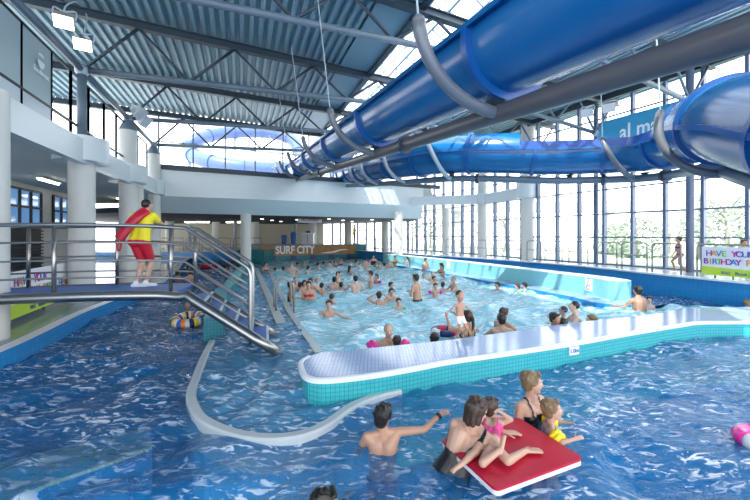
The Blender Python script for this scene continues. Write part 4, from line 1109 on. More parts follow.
# ------------------------------------------------------------------ outside: overpass, trees
root = thing('overpass', (22, 36, -1.25), 'pale concrete walkway bridge outside beyond the window wall', 'bridge')
a_ = MB(); a_.bar((2, 40, 5.1), (46, 32, 4.6), 3.0, .9); a_.build('deck', M['concrete'], root)
a_ = MB(); a_.bar((2, 38.6, 6.0), (46, 30.6, 5.5), .08, .08); a_.build('parapet_rail', M['concrete'], root)
for x, y in ((9, 38.7), (24, 36), (38, 33.5)):
    a_ = MB(); a_.lathe((x, y, -1.25), [(.5, 0), (.5, 6.0)], 14); a_.build('pier', M['concrete'], root, smooth=True, autos=40)
def tree(c, h, rad, label, kind, seed, m):
    rs = random.Random(seed); c = Vector(c)
    root = thing('tree' if kind != 'bush' else 'bush', tuple(c), label, 'tree' if kind != 'bush' else 'bush', 'trees outside the windows')
    t_ = MB(); t_.pipe([c, c + Vector((.1, 0, h*.4)), c + Vector((0, .1, h*.8))], .12, 8, radii=[.16, .11, .04])
    br = []
    for k in range(14 if kind != 'bush' else 6):
        a = rs.random()*6.28; z = h*(.3 + .5*rs.random()); p = c + Vector((0, 0, z)); e = p + Vector((math.cos(a)*rad*.9, math.sin(a)*rad*.9, rad*(.3+.6*rs.random()))); t_.pipe([p, (p+e)/2 + Vector((0, 0, .15)), e], .05, 5, radii=[.05, .035, .012]); br.append(e)
    t_.build('trunk', M['bark'], root)
    l = MB()
    n = {'bare': 260, 'tree': 1300, 'bush': 1500}[kind]
    for k in range(n):
        a = rs.random()*6.28; v = rs.uniform(-1, 1); r = rad*(.35 + .65*rs.random()**.5)*(1 + .25*math.sin(3*a + seed)); zc = h*(.62 if kind != 'bush' else .5)
        p = c + Vector((r*math.cos(a)*math.sqrt(1-v*v), r*math.sin(a)*math.sqrt(1-v*v), zc + v*h*(.38 if kind != 'bush' else .5)))
        d = Vector((rs.gauss(0, 1), rs.gauss(0, 1), rs.gauss(0, 1))).normalized(); e = d.orthogonal().normalized(); s = rs.uniform(.09, .2)
        l.add([p - d*s, p + e*s*.5, p + d*s, p - e*s*.5], [(0, 1, 2, 3)])
    l.build('foliage', m, root)
for i, (px, Y, h, r, kind, m, lab) in enumerate(((726, 21, 4.0, 2.2, 'tree', 'leaf', 'grey-green leafy tree outside behind the birthday banner'), (700, 24, 4.4, 2.0, 'tree', 'leaf2', 'pale leafy tree outside left of the birthday banner'), (636, 24, 2.9, 1.9, 'bush', 'leaf', 'round bush outside behind the walking girl'), (612, 27.5, 2.6, 1.3, 'bush', 'leaf2', 'lower bush outside beyond the round bush'), (668, 27, 4.4, 1.4, 'bare', 'leaf2', 'thin bare tree outside above the walking girl'), (478, 36, 5.6, 2.3, 'bare', 'leaf2', 'bare tree outside between the white pillars'), (430, 42, 6.0, 2.6, 'tree', 'leaf2', 'bright tree outside at far windows, by thin pillar'), (412, 46, 5.6, 2.2, 'bare', 'leaf', 'thin tree outside at the far right corner'), (505, 32, 4.8, 1.8, 'bare', 'leaf2', 'bare tree outside right of the second white pillar'))):
    tree(((px-375)/F*Y, Y, .3 if px > 600 else .1), h, r, lab, kind, i+3, M[m])
# ------------------------------------------------------------------ people
SKIN = {'fair': mat('fair_skin', (0.55, 0.33, 0.24), 0.45, var=0.06, scale=5), 'pale': mat('pale_skin', (0.64, 0.44, 0.35), 0.45, var=0.05, scale=5),
        'tan': mat('tanned_skin', (0.42, 0.22, 0.14), 0.45, var=0.07, scale=5), 'warm': mat('warm_skin', (0.48, 0.27, 0.18), 0.42, var=0.07, scale=5), 'brown': mat('brown_skin', (0.22, 0.11, 0.065), 0.4, var=0.07, scale=5)}
HAIR = {'dark': mat('dark_hair', (0.012, 0.008, 0.007), 0.4, var=0.3, scale=30, bump=0.3), 'brown': mat('brown_hair', (0.042, 0.021, 0.013), 0.45, var=0.3, scale=30, bump=0.3),
        'blond': mat('blond_hair', (0.36, 0.23, 0.10), 0.45, var=0.3, scale=30, bump=0.3), 'grey': mat('grey_hair', (0.30, 0.27, 0.24), 0.5, var=0.3, scale=30, bump=0.3), 'ash': mat('ash_blond_hair', (0.20, 0.13, 0.065), 0.45, var=0.4, scale=30, bump=0.3)}
CLOTH = {'black': mat('black_swim_fabric', (0.008, 0.008, 0.012), 0.35, var=0.1), 'navy': mat('navy_swim_fabric', (0.02, 0.04, 0.16), 0.4, var=0.1), 'blue': mat('blue_swim_fabric', (0.03, 0.16, 0.5), 0.4, var=0.1),
         'red': mat('red_fabric', (0.52, 0.012, 0.03), 0.5, var=0.1), 'pink': mat('pink_swim_fabric', (0.70, 0.05, 0.25), 0.4, var=0.1), 'yellow': mat('yellow_shirt_fabric', (0.85, 0.72, 0.02), 0.6, var=0.05),
         'purple': mat('purple_swim_fabric', (0.14, 0.03, 0.28), 0.4, var=0.1), 'white': mat('white_swim_fabric', (0.75, 0.78, 0.82), 0.5, var=0.04), 'green': mat('green_swim_fabric', (0.05, 0.35, 0.12), 0.4, var=0.1), 'teal': mat('teal_swim_fabric', (0.02, 0.35, 0.5), 0.4, var=0.1)}
INFL = {'yellow': mat('yellow_inflatable', (0.88, 0.66, 0.01), 0.25, var=0.03), 'pink': mat('pink_inflatable', (0.85, 0.03, 0.33), 0.25, var=0.03), 'green': mat('green_inflatable', (0.05, 0.45, 0.12), 0.25, var=0.03),
        'magenta': mat('magenta_inflatable', (0.75, 0.02, 0.50), 0.25, var=0.03), 'teal': mat('teal_inflatable', (0.03, 0.50, 0.60), 0.25, var=0.03), 'orange': mat('orange_inflatable', (0.85, 0.25, 0.02), 0.25, var=0.03),
        'navy': mat('navy_inflatable', (0.02, 0.035, 0.16), 0.25, var=0.03), 'red': mat('red_inflatable', (0.6, 0.02, 0.06), 0.25, var=0.03), 'white': mat('white_inflatable', (0.8, 0.8, 0.82), 0.25, var=0.03), 'blue': mat('blue_inflatable', (0.04, 0.14, 0.55), 0.25, var=0.03)}
EYEW = mat('eye_white', (0.75, 0.73, 0.70), 0.2, var=0.02); EYED = mat('eye_iris', (0.05, 0.04, 0.035), 0.15, var=0.02); LIP = mat('lips', (0.48, 0.17, 0.15), 0.4, var=0.03)
DG = bpy.context.evaluated_depsgraph_get

def lim(mb, p0, r0, p1, r1, n=12):
    """a tapered limb with round ends"""
    p0 = Vector(p0); p1 = Vector(p1); d = p1 - p0
    if d.length < 1e-5: mb.ball(p0, max(r0, r1), 12, 8); return
    d.normalize(); pts = []; rad = []
    for a in (-80, -55, -25): pts.append(p0 + d * (r0 * math.sin(R(a)))); rad.append(r0 * math.cos(R(a)))
    for k in (0, .5, 1): pts.append(p0.lerp(p1, k)); rad.append(r0 + (r1 - r0) * k)
    for a in (25, 55, 80): pts.append(p1 + d * (r1 * math.sin(R(a)))); rad.append(r1 * math.cos(R(a)))
    mb.pipe(pts, 1, n, radii=rad)
def ell(mb, c, r, X, Y, Z, nu=16, nv=10):
    t = MB(); t.ball((0, 0, 0), 1.0, nu, nv); c = Vector(c)
    mb.add([c + X*(v[0]*r[0]) + Y*(v[1]*r[1]) + Z*(v[2]*r[2]) for v in t.v], t.f)

def fuse(mb, voxel, smooth=2):
    """weld overlapping shapes into one continuous skin"""
    me = bpy.data.meshes.new('tmp'); me.from_pydata([tuple(v) for v in mb.v], [], mb.f); me.update()
    o = bpy.data.objects.new('tmp', me); COL.objects.link(o)
    r = o.modifiers.new('r', 'REMESH'); r.mode = 'VOXEL'; r.voxel_size = voxel; r.use_smooth_shade = True
    if smooth:
        s = o.modifiers.new('s', 'SMOOTH'); s.factor = .5; s.iterations = smooth
    out = bpy.data.meshes.new_from_object(o.evaluated_get(DG()))
    bpy.data.objects.remove(o); bpy.data.meshes.remove(me)
    return out

def ik(a, b, l1, l2, pole):
    a = Vector(a); b = Vector(b); d = b - a; L = min(d.length, (l1 + l2) * .999); L = max(L, abs(l1-l2) + .02); dn = d.normalized()
    x = (l1*l1 - l2*l2 + L*L) / (2*L); h = math.sqrt(max(0, l1*l1 - x*x))
    p = Vector(pole); p = p - dn * p.dot(dn)
    if p.length < 1e-4: p = dn.orthogonal()
    return a + dn * x + p.normalized() * h

ARMS = {'down': ((.05, .0, -.27), (.07, .12, -.49)), 'fwd': ((.06, .17, -.19), (.0, .40, -.16)), 'spread': ((.22, .06, -.13), (.44, .16, -.17)), 'head': ((.20, .06, .12), (-.03, .03, .25)),
        'hip': ((.15, -.02, -.22), (.06, .1, -.4)), 'fold': ((.07, .03, -.26), (-.12, .2, -.20)), 'out': ((.26, .05, -.04), (.50, .12, -.02)), 'reach': ((.05, .26, -.04), (.0, .5, .02)), 'upf': ((.08, .22, -.02), (-.02, .40, .16)),
        'float': ((.14, .14, -.17), (.22, .36, -.12)), 'lean': ((.14, .10, -.20), (.16, .34, -.20))}

class Fig: pass
def skeleton(base_xy, h, headtop, phi, floor=-1.0, lean=0.0, yaw=0.0, female=False, arms=('down', 'down'), side=0.0, child=False, walk=0.0):
    f = Fig(); s = h / 1.72; f.s = s; f.h = h; f.female = female
    a = R(phi); fw = Vector((math.sin(a), math.cos(a), 0)); rt = Vector((math.cos(a), -math.sin(a), 0)); up = Vector((0, 0, 1))
    f.fw, f.rt = fw, rt
    f.hh = .235 * (.62 + .38 * s)          # head height
    sp = (up * math.cos(R(lean)) + fw * math.sin(R(lean)) + rt * math.sin(R(side))).normalized()
    f.sp = sp; f.tf = (fw - sp * fw.dot(sp)).normalized(); f.tr = sp.cross(f.tf) * -1 if sp.cross(f.tf).dot(rt) < 0 else sp.cross(f.tf)
    neckh = f.hh + .055 * s
    c = Vector((base_xy[0], base_xy[1], headtop))
    f.neck = c - up * neckh * .95 - fw * .02 * s - sp * .01
    f.pel = f.neck - sp * .50 * s
    f.head = Vector((c.x, c.y, headtop - f.hh * .5))
    b = R(phi + yaw); f.hf = Vector((math.sin(b), math.cos(b), 0)); f.hr = Vector((math.cos(b), -math.sin(b), 0)); f.hu = up
    sw = (.165 if female else .185) * s
    f.sh = [f.neck - sp * .055 * s + f.tr * sw * q for q in (-1, 1)]
    f.hip = [f.pel + f.tr * .085 * s * q - sp * .03 * s for q in (-1, 1)]
    f.kn = []; f.an = []; f.el = []; f.wr = []; f.arm = arms
    for k, q in ((0, -1), (1, 1)):
        zf = floor + .07 * s
        an = Vector((f.hip[k].x, f.hip[k].y, zf)) + fw * (-.02 + walk * q) * s + rt * .03 * q * s
        if (f.hip[k] - an).length > .85 * s: an = f.hip[k] + (an - f.hip[k]).normalized() * .845 * s
        kn = ik(f.hip[k], an, .43*s, .42*s, fw + rt * .15 * q)
        f.kn.append(kn); f.an.append(an)
        e, w = ARMS[arms[k]] if isinstance(arms[k], str) else arms[k]
        T = lambda o: f.sh[k] + f.tr * (o[0] * q * s) + f.fw * (o[1] * s) + up * (o[2] * s)
        f.el.append(T(e)); f.wr.append(T(w))
    f.toe = [fw, fw]
    return f

def hand(mb, wr, d, n, s, side, curl=.35, fine=True):
    """palm, four unequal bent fingers and a thumb; d along the hand, n out of the back of it"""
    d = d.normalized(); n = (n - d * n.dot(d)).normalized(); x = d.cross(n) * side
    k = s
    if not fine:
        lim(mb, wr, .027*k, wr + d*.08*k, .03*k, 8); lim(mb, wr + d*.06*k, .026*k, wr + d*.155*k - n*.03*k, .017*k, 8); lim(mb, wr + d*.03*k, .016*k, wr + d*.085*k + x*.055*k, .012*k, 6); return
    pc = wr + d * .05 * k
    for o in (-.026, -.009, .009, .026): lim(mb, wr + d*.008*k + x*o*.6*k, .015*k, wr + d*.088*k + x*o*k, .0125*k, 8)
    for o, L, r in ((.030, .070, .0088), (.010, .080, .0092), (-.011, .074, .0088), (-.031, .058, .0078)):
        a = wr + d*.088*k + x*o*k; c = curl
        d1 = (d*math.cos(c*.6) - n*math.sin(c*.6) + x*o*3.2).normalized(); b = a + d1*L*.5*k
        d2 = (d*math.cos(c*1.7) - n*math.sin(c*1.7) + x*o*3.2).normalized(); e = b + d2*L*.5*k
        lim(mb, a, r*1.05*k, b, r*k, 8); lim(mb, b, r*k, e, r*.85*k, 8)
    a = wr + d*.022*k + x*.026*k; b = a + (d*.6 + x*.8 - n*.15).normalized()*.042*k; e = b + (d*.9 + x*.35 - n*.25).normalized()*.032*k
    lim(mb, a, .0125*k, b, .0105*k, 8); lim(mb, b, .0105*k, e, .0085*k, 8)

def build_body(f, voxel, fine=False, face=True):
    mb = MB(); s = f.s; bones = []
    def L(nm, p0, r0, p1, r1, n=12): lim(mb, p0, r0, p1, r1, n); bones.append((nm, Vector(p0), Vector(p1), max(r0, r1)))
    hh = f.hh; hf, hr, hu = f.hf, f.hr, f.hu; k = hh / .235
    hc = f.head
    # head: skull, face, jaw, nose, ears
    ell(mb, hc + hu*.022*k - hf*.008*k, (.076*k, .095*k, .094*k), hr, hf, hu); bones.append(('head', hc, hc, .09))
    ell(mb, hc - hu*.035*k + hf*.022*k, (.058*k, .068*k, .080*k), hr, hf, hu)
    if face:
        lim(mb, hc - hu*.088*k + hf*.060*k, .024*k, hc - hu*.082*k + hf*.045*k, .028*k, 8)                      # chin
        lim(mb, hc + hu*.018*k + hf*.086*k, .011*k, hc - hu*.024*k + hf*.101*k, .015*k, 8)                    # nose
        lim(mb, hc + hu*.030*k + hf*.082*k - hr*.036*k, .013*k, hc + hu*.030*k + hf*.082*k + hr*.036*k, .013*k, 8)   # brow
        for q in (-1, 1):
            lim(mb, hc + hu*.012*k + hr*.074*k*q - hf*.008*k, .016*k, hc - hu*.022*k + hr*.070*k*q - hf*.003*k, .011*k, 8)
            ell(mb, hc - hu*.025*k + hf*.066*k + hr*.034*k*q, (.022*k, .02*k, .022*k), hr, hf, hu, 10, 6)       # cheeks
    L('neck', f.neck - f.sp*.03*s, .058*s, hc - hu*.06*k - hf*.015*k, .052*k)
    # torso
    sp, tf, tr = f.sp, f.tf, f.tr
    A = lambda u, x, y: f.pel + sp*(u*.5*s) + tr*(x*s) + tf*(y*s)
    fem = f.female
    for q in (-1, 1):
        L('torso', A(.0, .075*q, 0), .100*s, A(.40, .055*q, .0), (.078 if fem else .092)*s)
        L('torso', A(.40, .055*q, 0), (.080 if fem else .092)*s, A(.76, .075*q, .005), .102*s)
        L('torso', A(.76, .075*q, .005), .100*s, f.sh[0 if q < 0 else 1] - sp*.0, .052*s)
        lim(mb, f.neck + sp*.02*s, .040*s, f.sh[0 if q < 0 else 1] + sp*.005*s - tr*.03*q*s, .042*s)
        if fem: ell(mb, A(.66, .072*q, .078), (.06*s, .055*s, .06*s), tr, tf, sp, 12, 8)
        ell(mb, A(-.06, .07*q, -.055), (.085*s, .075*s, .085*s), tr, tf, sp, 12, 8)
    L('torso', A(.1, 0, .01), .095*s, A(.7, 0, .015), .09*s)
    for i, q in ((0, -1), (1, 1)):
        L('uarm%d' % i, f.sh[i], .052*s, f.el[i], .038*s); 
        d = f.el[i] - f.sh[i]
        L('farm%d' % i, f.el[i], .039*s, f.wr[i], .026*s)
        hd = f.hand_d[i] if hasattr(f, 'hand_d') and f.hand_d[i] is not None else (f.wr[i] - f.el[i])
        hn = f.hand_n[i] if hasattr(f, 'hand_n') and f.hand_n[i] is not None else (Vector((0, 0, 1)) + tr*q*.6)
        hcurl = f.hand_c[i] if hasattr(f, 'hand_c') else .45
        hand(mb, f.wr[i], hd, hn, s*.98, -q, hcurl, fine); bones.append(('hand%d' % i, f.wr[i], f.wr[i] + hd.normalized()*.15*s, .03))
        L('thigh%d' % i, f.hip[i], .090*s, f.kn[i], .058*s)
        kn, an = f.kn[i], f.an[i]; L('shin%d' % i, kn, .055*s, an, .036*s)
        cd = (an - kn).normalized(); back = (f.kn[i]*2 - f.hip[i] - an); back = back - cd*back.dot(cd)
        cb = back.normalized()*-1 if back.length > .02 else f.fw*-1
        ell(mb, kn + (an-kn)*.3 + cb*.018*s, (.05*s, .05*s, .11*s), cd.orthogonal().normalized(), cd.cross(cd.orthogonal().normalized()), cd, 10, 8)
        td = f.toe[i].normalized()
        L('foot%d' % i, an - td*.035*s - Vector((0, 0, .028*s if not hasattr(f, 'free_foot') else 0)), .036*s, an + td*.15*s - Vector((0, 0, .038*s if not hasattr(f, 'free_foot') else 0)), .028*s)
        if fine:
            for o in (-.03, -.012, .006, .024): lim(mb, an + td*.15*s + td.cross(Vector((0, 0, 1)))*o*s - Vector((0, 0, .04*s if not hasattr(f, 'free_foot') else 0)), .013*s, an + td*.185*s + td.cross(Vector((0, 0, 1)))*o*1.1*s - Vector((0, 0, .045*s if not hasattr(f, 'free_foot') else 0)), .010*s, 7)
    me = fuse(mb, voxel, 2 if voxel < .012 else 1)
    f.bones = bones
    return me

def tagverts(f, me):
    n = len(me.vertices); co = np.empty(n*3, dtype=np.float32); me.vertices.foreach_get('co', co); co = co.reshape(-1, 3) + f.org
    no = np.empty(n*3, dtype=np.float32); me.vertices.foreach_get('normal', no); no = no.reshape(-1, 3)
    best = np.full(n, 1e9); who = np.zeros(n, int); tt = np.zeros(n)
    for i, (nm, a, b, r) in enumerate(f.bones):
        a = np.array(a); b = np.array(b); d = b - a; L2 = max(1e-9, d @ d); t = np.clip((co - a) @ d / L2, 0, 1)
        ds = np.linalg.norm(co - a - t[:, None]*d, axis=1) - r*(1.0)
        m = ds < best; best[m] = ds[m]; who[m] = i; tt[m] = t[m]
    names = np.array([b[0] for b in f.bones])[who]
    rel = co - np.array(f.pel); s = f.s
    u = rel @ np.array(f.sp) / (.5*s); x = rel @ np.array(f.tr) / s; y = rel @ np.array(f.tf) / s
    return co, no, names, tt, u, x, y

def garment(f, me, kind, m, parent, name, off=.006, T=None):
    co, no, nm, t, u, x, y = T or tagverts(f, me)
    tor = (nm == 'torso'); th = np.char.startswith(nm.astype(str), 'thigh'); ua = np.char.startswith(nm.astype(str), 'uarm'); nk = nm == 'neck'
    ax = np.abs(x)
    legcut = th & (t < .18)
    if kind == 'trunks': sel = (tor & (u < .12)) | (th & (t < .62))
    elif kind == 'briefs': sel = (tor & (u < .05)) | (th & (t < .10))
    elif kind == 'bikini': sel = (tor & (u < .02)) | (th & (t < .07)) | (tor & (u > .56) & (u < .74)) | (tor & (u >= .74) & (ax > .06) & (ax < .085) & (y > -.02))
    elif kind == 'swimsuit': sel = (tor & (u < .36)) | (th & (t < .07)) | (tor & (y > 0) & (u < .74)) | (tor & (u >= .3) & (ax > .075) & (ax < .105)) | (tor & (y <= 0) & (u < .36 + .32*np.clip(ax/.13, 0, 1)**2)) | (tor & (ax > .075) & (ax < .105))
    elif kind == 'scoop': sel = (tor & (u < .47 + .5*np.clip((x + .01)/.09, 0, 1)) & ~((x > .108) & (u > .72)) & ~((y > .03) & (u > .74))) | (th & (t < .07)) | (tor & (y > .03) & (u < .74)) | (tor & (u >= .3) & (x > .075) & (x < .105))
    elif kind == 'shirt': sel = (tor & (u > -.02)) | (ua & (t < .62)) | (nk & (t < .15))
    elif kind == 'shorts': sel = (tor & (u < .16)) | (th & (t < .86))
    elif kind == 'sleeves': sel = ua & (t < .5)
    elif kind == 'socks': sel = np.char.startswith(nm.astype(str), 'foot')
    else: sel = tor
    idx = {}; vs = []; fs = []
    for p in me.polygons:
        pv = p.vertices
        if all(sel[v] for v in pv):
            q = []
            for v in pv:
                if v not in idx:
                    idx[v] = len(vs); vs.append(tuple(co[v] + no[v]*off))
                q.append(idx[v])
            fs.append(q)
    if not fs: return None
    g = bpy.data.meshes.new(name); g.from_pydata(vs, [], fs); g.polygons.foreach_set('use_smooth', [True]*len(fs)); g.update()
    return link(name, g, m, parent)

def hair(f, style, m, parent, voxel):
    if style == 'none': return
    mb = MB(); k = f.hh/.235; hc, hf, hr, hu = f.head, f.hf, f.hr, f.hu
    P_ = lambda x, y, z: hc + hr*x*k + hf*y*k + hu*z*k
    if style == 'crop': ell(mb, P_(0, -.022, .032), (.082*k, .094*k, .094*k), hr, hf, hu)
    else: ell(mb, P_(0, -.022, .036), (.087*k, .100*k, .098*k), hr, hf, hu)
    if style in ('short', 'bob', 'long', 'pony', 'bun', 'wet'):
        ell(mb, P_(0, -.045, -.01), (.076*k, .066*k, .085*k), hr, hf, hu)
        for q in (-1, 1): lim(mb, P_(.068*q, .03, .07), .02*k, P_(.077*q, .0, .005), .017*k, 8)
        lim(mb, P_(-.04, .068, .098), .022*k, P_(.045, .066, .095), .022*k, 8)
    if style in ('short', 'bob', 'wet') and voxel < .02:
        rs = random.Random(int(abs(hc.x*991 + hc.y*577)))
        for i in range(34):
            z = rs.uniform(.0, 1); a = rs.uniform(0, 6.283); q = math.sqrt(1 - z*z); p = Vector((.084*q*math.cos(a), .097*q*math.sin(a) - .022, .095*z + .036))
            if p.y > .05 and p.z < .085: continue
            d = Vector((rs.uniform(-1, 1), rs.uniform(-1, .6), rs.uniform(-1, .3)))*.018
            lim(mb, P_(p.x, p.y, p.z), .017*k, P_(p.x + d.x, p.y + d.y, p.z + d.z), .008*k, 6)
    if style in ('bob', 'long'):
        for q in (-1, 1):
            lim(mb, P_(.064*q, -.015, .04), .028*k, P_(.068*q, -.02, -.085), .02*k)
            lim(mb, P_(.04*q, -.065, .02), .042*k, P_(.045*q, -.065, -.10), .028*k)
        lim(mb, P_(0, -.07, .02), .045*k, P_(0, -.07, -.11), .03*k)
    if style == 'long':
        for q in (-1, 0, 1): lim(mb, P_(.035*q, -.085, -.1), .042*k, P_(.03*q, -.10, -.27), .02*k)
    if style == 'pony':
        lim(mb, P_(0, -.10, .03), .03*k, P_(0, -.135, .0), .034*k); lim(mb, P_(0, -.135, .0), .034*k, P_(.01, -.14, -.14), .028*k); lim(mb, P_(.01, -.14, -.14), .028*k, P_(.0, -.12, -.24), .012*k)
    if style == 'bun': ell(mb, P_(0, -.10, .075), (.045*k, .045*k, .045*k), hr, hf, hu)
    me = fuse(mb, max(.008*k, voxel*.8), 1)
    return link('hair', me, m, parent)

def armbands(f, m, parent, t=.45, r=1.0):
    for i in (0, 1):
        a, b = f.sh[i], f.el[i]; d = (b-a).normalized(); c = a.lerp(b, t); s = d.orthogonal().normalized(); w = s.cross(d)
        rr = .062*f.s*r; tb = .038*f.s*r; t_ = MB()
        t_.pipe([c + d*.03*f.s + s*rr*math.cos(q) + w*rr*math.sin(q) for q in np.linspace(0, 2*math.pi, 16, endpoint=False)], tb, 8, closed=True)
        t_.pipe([c - d*.03*f.s + s*rr*math.cos(q) + w*rr*math.sin(q) for q in np.linspace(0, 2*math.pi, 16, endpoint=False)], tb, 8, closed=True)
        t_.build('armband', m, parent, smooth=True)

def eyes(f, parent):
    k = f.hh/.235; hc, hf, hr, hu = f.head, f.hf, f.hr, f.hu
    for q in (-1, 1):
        c = hc + hu*.010*k + hf*.079*k + hr*.031*k*q
        e = MB(); ell(e, c, (.0135*k, .0135*k, .010*k), hr, hf, hu, 12, 8); o = e.build('eye', EYEW, parent, smooth=True)
        e = MB(); ell(e, c + hf*.0095*k, (.0065*k, .005*k, .0065*k), hr, hf, hu, 10, 6); e.build('iris', EYED, o, smooth=True)
    l = MB(); ell(l, hc - hu*.050*k + hf*.088*k, (.026*k, .010*k, .008*k), hr, hf, hu, 12, 6); l.build('mouth', LIP, parent, smooth=True)

def finish(f, me, label, skin, group=None, cat='person'):
    o = link('person', me, SKIN[skin]); tag(o, label, cat, group); f.org = np.array(o.location, dtype=np.float32); return o

def person(px, yt, yw, phi, label, h=1.72, skin='fair', hs='short', hc='dark', arms=('float', 'float'), lean=0.0, yaw=0.0, female=False, wear=None, wc='black', bands=None, eye=False, floor=-1.0, zwater=0.0, group='swimmers in the wave pool', voxel=None, Y=None, side=0.0, extra=None):
    if Y is None: Y = F * (2.0 - zwater) / (yw - 235.0)
    X = (px - 375.0)/F*Y
    top = 2.0 - (yt - 235.0)/F*Y
    vx = voxel or min(.026, max(.011, .0019*Y))
    f = skeleton((X, Y), h, top, phi, max(floor, top - h) if top - h > floor - .05 else floor, lean, yaw, female, arms, side)
    me = build_body(f, vx, fine=False, face=Y < 16)
    o = finish(f, me, label, skin, group)
    if wear: garment(f, me, wear, CLOTH[wc], o, {'trunks': 'swim_trunks', 'briefs': 'swim_briefs', 'bikini': 'bikini', 'swimsuit': 'swimsuit'}[wear], off=.004 + vx*.25)
    hair(f, hs, HAIR[hc], o, vx)
    if bands: armbands(f, INFL[bands], o)
    if Y < 13: eyes(f, o)
    if extra: extra(f, o)
    return f, o

def ring_float(c, r, tube, cols, label, tilt=(0, 0), n=24):
    root = thing('swim_ring', (c[0], c[1], c[2]-tube), label, 'swim ring'); c = Vector(c); m = len(cols)
    for i in range(m):
        a0, a1 = 2*math.pi*i/m, 2*math.pi*(i+1)/m
        t_ = MB(); t_.pipe([c + Vector((r*math.cos(a), r*math.sin(a), tilt[0]*math.cos(a) + tilt[1]*math.sin(a))) for a in np.linspace(a0, a1, max(3, n//m + 2))], tube, 12); t_.build('segment', INFL[cols[i]], root, smooth=True)
    return root

# swimmers in the wave pool: photograph column, head top, waterline, facing (0 away, 90 right, 180 towards the camera)
W = lambda *a, **k: person(*a, **k)
# --- front, along the tiled wall
def pinkbands(f, o): armbands(f, INFL['pink'], o, r=1.25)
W(388.5, 324, 347, 175, 'balding pink-faced man by the tiled wall, a pink inflatable at each side', hs='crop', hc='grey', skin='fair', arms=('spread', 'spread'), extra=pinkbands, wear='trunks', wc='navy')
W(397, 336, 350, 10, 'small dark-haired child with pink armbands in front of the balding man', h=1.0, hs='short', hc='dark', bands='pink', arms=('spread', 'spread'), wear='swimsuit', wc='pink', female=True)
W(434.5, 333, 348, 20, 'dark-haired head just showing over the tiled wall, left of the ponytailed woman', h=1.3, hs='short', hc='dark', wear='trunks', wc='black')
W(467, 310.5, 343, -35, 'ponytailed woman in black swimsuit lifting a toddler beside the navy ring', hs='pony', hc='brown', female=True, wear='swimsuit', wc='black', skin='warm', arms=('upf', 'upf'), h=1.66)
W(460, 290.5, 343, 160, 'toddler in white swim pants held up by the ponytailed woman', h=.78, Y=5.78, hs='crop', hc='brown', arms=(((.12, .08, -.12), (.22, .14, -.22)), ((.16, .05, -.10), (.30, .08, -.16))), wear='trunks', wc='white', floor=.05, skin='warm')
ring_float(G(444, 331, .06), .20, .07, ['navy', 'red', 'navy', 'white', 'navy', 'red'], 'navy and red swim ring floating beside the ponytailed woman')
W(504, 308, 329, 60, 'man with short brown hair looking right, behind another swimmer near the tiled wall', hs='short', hc='brown', skin='fair', wear='trunks', wc='navy')
W(501.5, 314, 335, 5, 'dark-haired swimmer seen from behind in front of the man looking right', hs='short', hc='dark', skin='fair', wear='trunks', wc='black', h=1.6)
W(555, 313, 336, 150, 'dark-haired man low in the water by the tiled wall, another dark head before him', hs='short', hc='dark', skin='tan', arms=('float', 'spread'), wear='trunks', wc='black')
W(562.5, 318, 336, 0, 'dark wet head just above the tiled wall, in front of the tanned man', hs='short', hc='dark', h=1.5, wear='trunks', wc='black')
def goggles(f, o):
    k = f.hh/.235; t_ = MB(); t_.pipe([f.head + f.hu*.02*k + f.hr*(.085*k*math.cos(a)) + f.hf*(.10*k*math.sin(a)) for a in np.linspace(0, 6.283, 18, endpoint=False)], .012*k, 8, closed=True); t_.build('goggles', CLOTH['blue'], o, smooth=True)
W(563, 306, 321, -60, 'child with blue goggles facing left, behind the tanned man', h=1.25, hs='crop', hc='brown', skin='fair', extra=goggles, wear='trunks', wc='blue')
W(574, 301, 328, -70, 'pale man with short dark hair in profile facing left, shoulders out of the water', hs='crop', hc='dark', skin='pale', wear='trunks', wc='navy', lean=8)
W(591.5, 315, 330, -80, 'yellowish-haired head low behind the tiled wall, right of the pale man', h=1.4, hs='bob', hc='ash', female=True, wear='swimsuit', wc='navy')
W(637.5, 286.5, 311, -12, 'bare-backed dark-haired man standing by the barrier end, back to the camera', hs='short', hc='dark', skin='warm', arms=('lean', 'down'), wear='trunks', wc='navy', h=1.78)
W(649, 296.5, 306, -150, 'small child peeping out right behind the bare-backed man', arms=('down', 'down'), h=1.0, hs='short', hc='brown', skin='pale', wear='trunks', wc='blue')
# --- middle
W(415.5, 274, 301, -55, 'man standing waist-deep in black trunks, side on, facing left', hs='short', hc='dark', skin='warm', arms=('fold', 'fold'), wear='trunks', wc='black', h=1.78, lean=5)
W(398.7, 298, 308, 175, 'small child with green armbands alone in the middle of the pool', h=1.0, hs='short', hc='dark', bands='green', arms=('spread', 'spread'), skin='fair', wear='trunks', wc='green')
W(379, 291.5, 302, 0, 'dark-haired woman from behind with both hands on her head', hs='short', hc='dark', arms=('head', 'head'), female=True, wear='swimsuit', wc='black', skin='fair', h=1.6)
W(391.5, 288, 299, 170, 'dark-haired swimmer facing the camera, right of the woman with hands on head', hs='short', hc='dark', h=1.5, wear='trunks', wc='black')
W(391, 282, 291, 120, 'brown-haired child just behind the swimmer facing the camera', hs='short', hc='brown', h=1.2, wear='trunks', wc='navy')
W(435.5, 283, 295, 180, 'child with magenta armbands facing the camera, mid pool', h=1.1, hs='short', hc='dark', bands='magenta', arms=('spread', 'spread'), wear='trunks', wc='blue')
W(443, 282, 289, 30, 'small dark head right of the child with magenta armbands', h=1.2, hs='short', hc='dark', wear='trunks', wc='black')
W(453.5, 276, 290, -100, 'bald man up to his chest, nearest the barrier wall', hs='crop', hc='grey', skin='fair', wear='trunks', wc='black', arms=('fwd', 'fwd'))
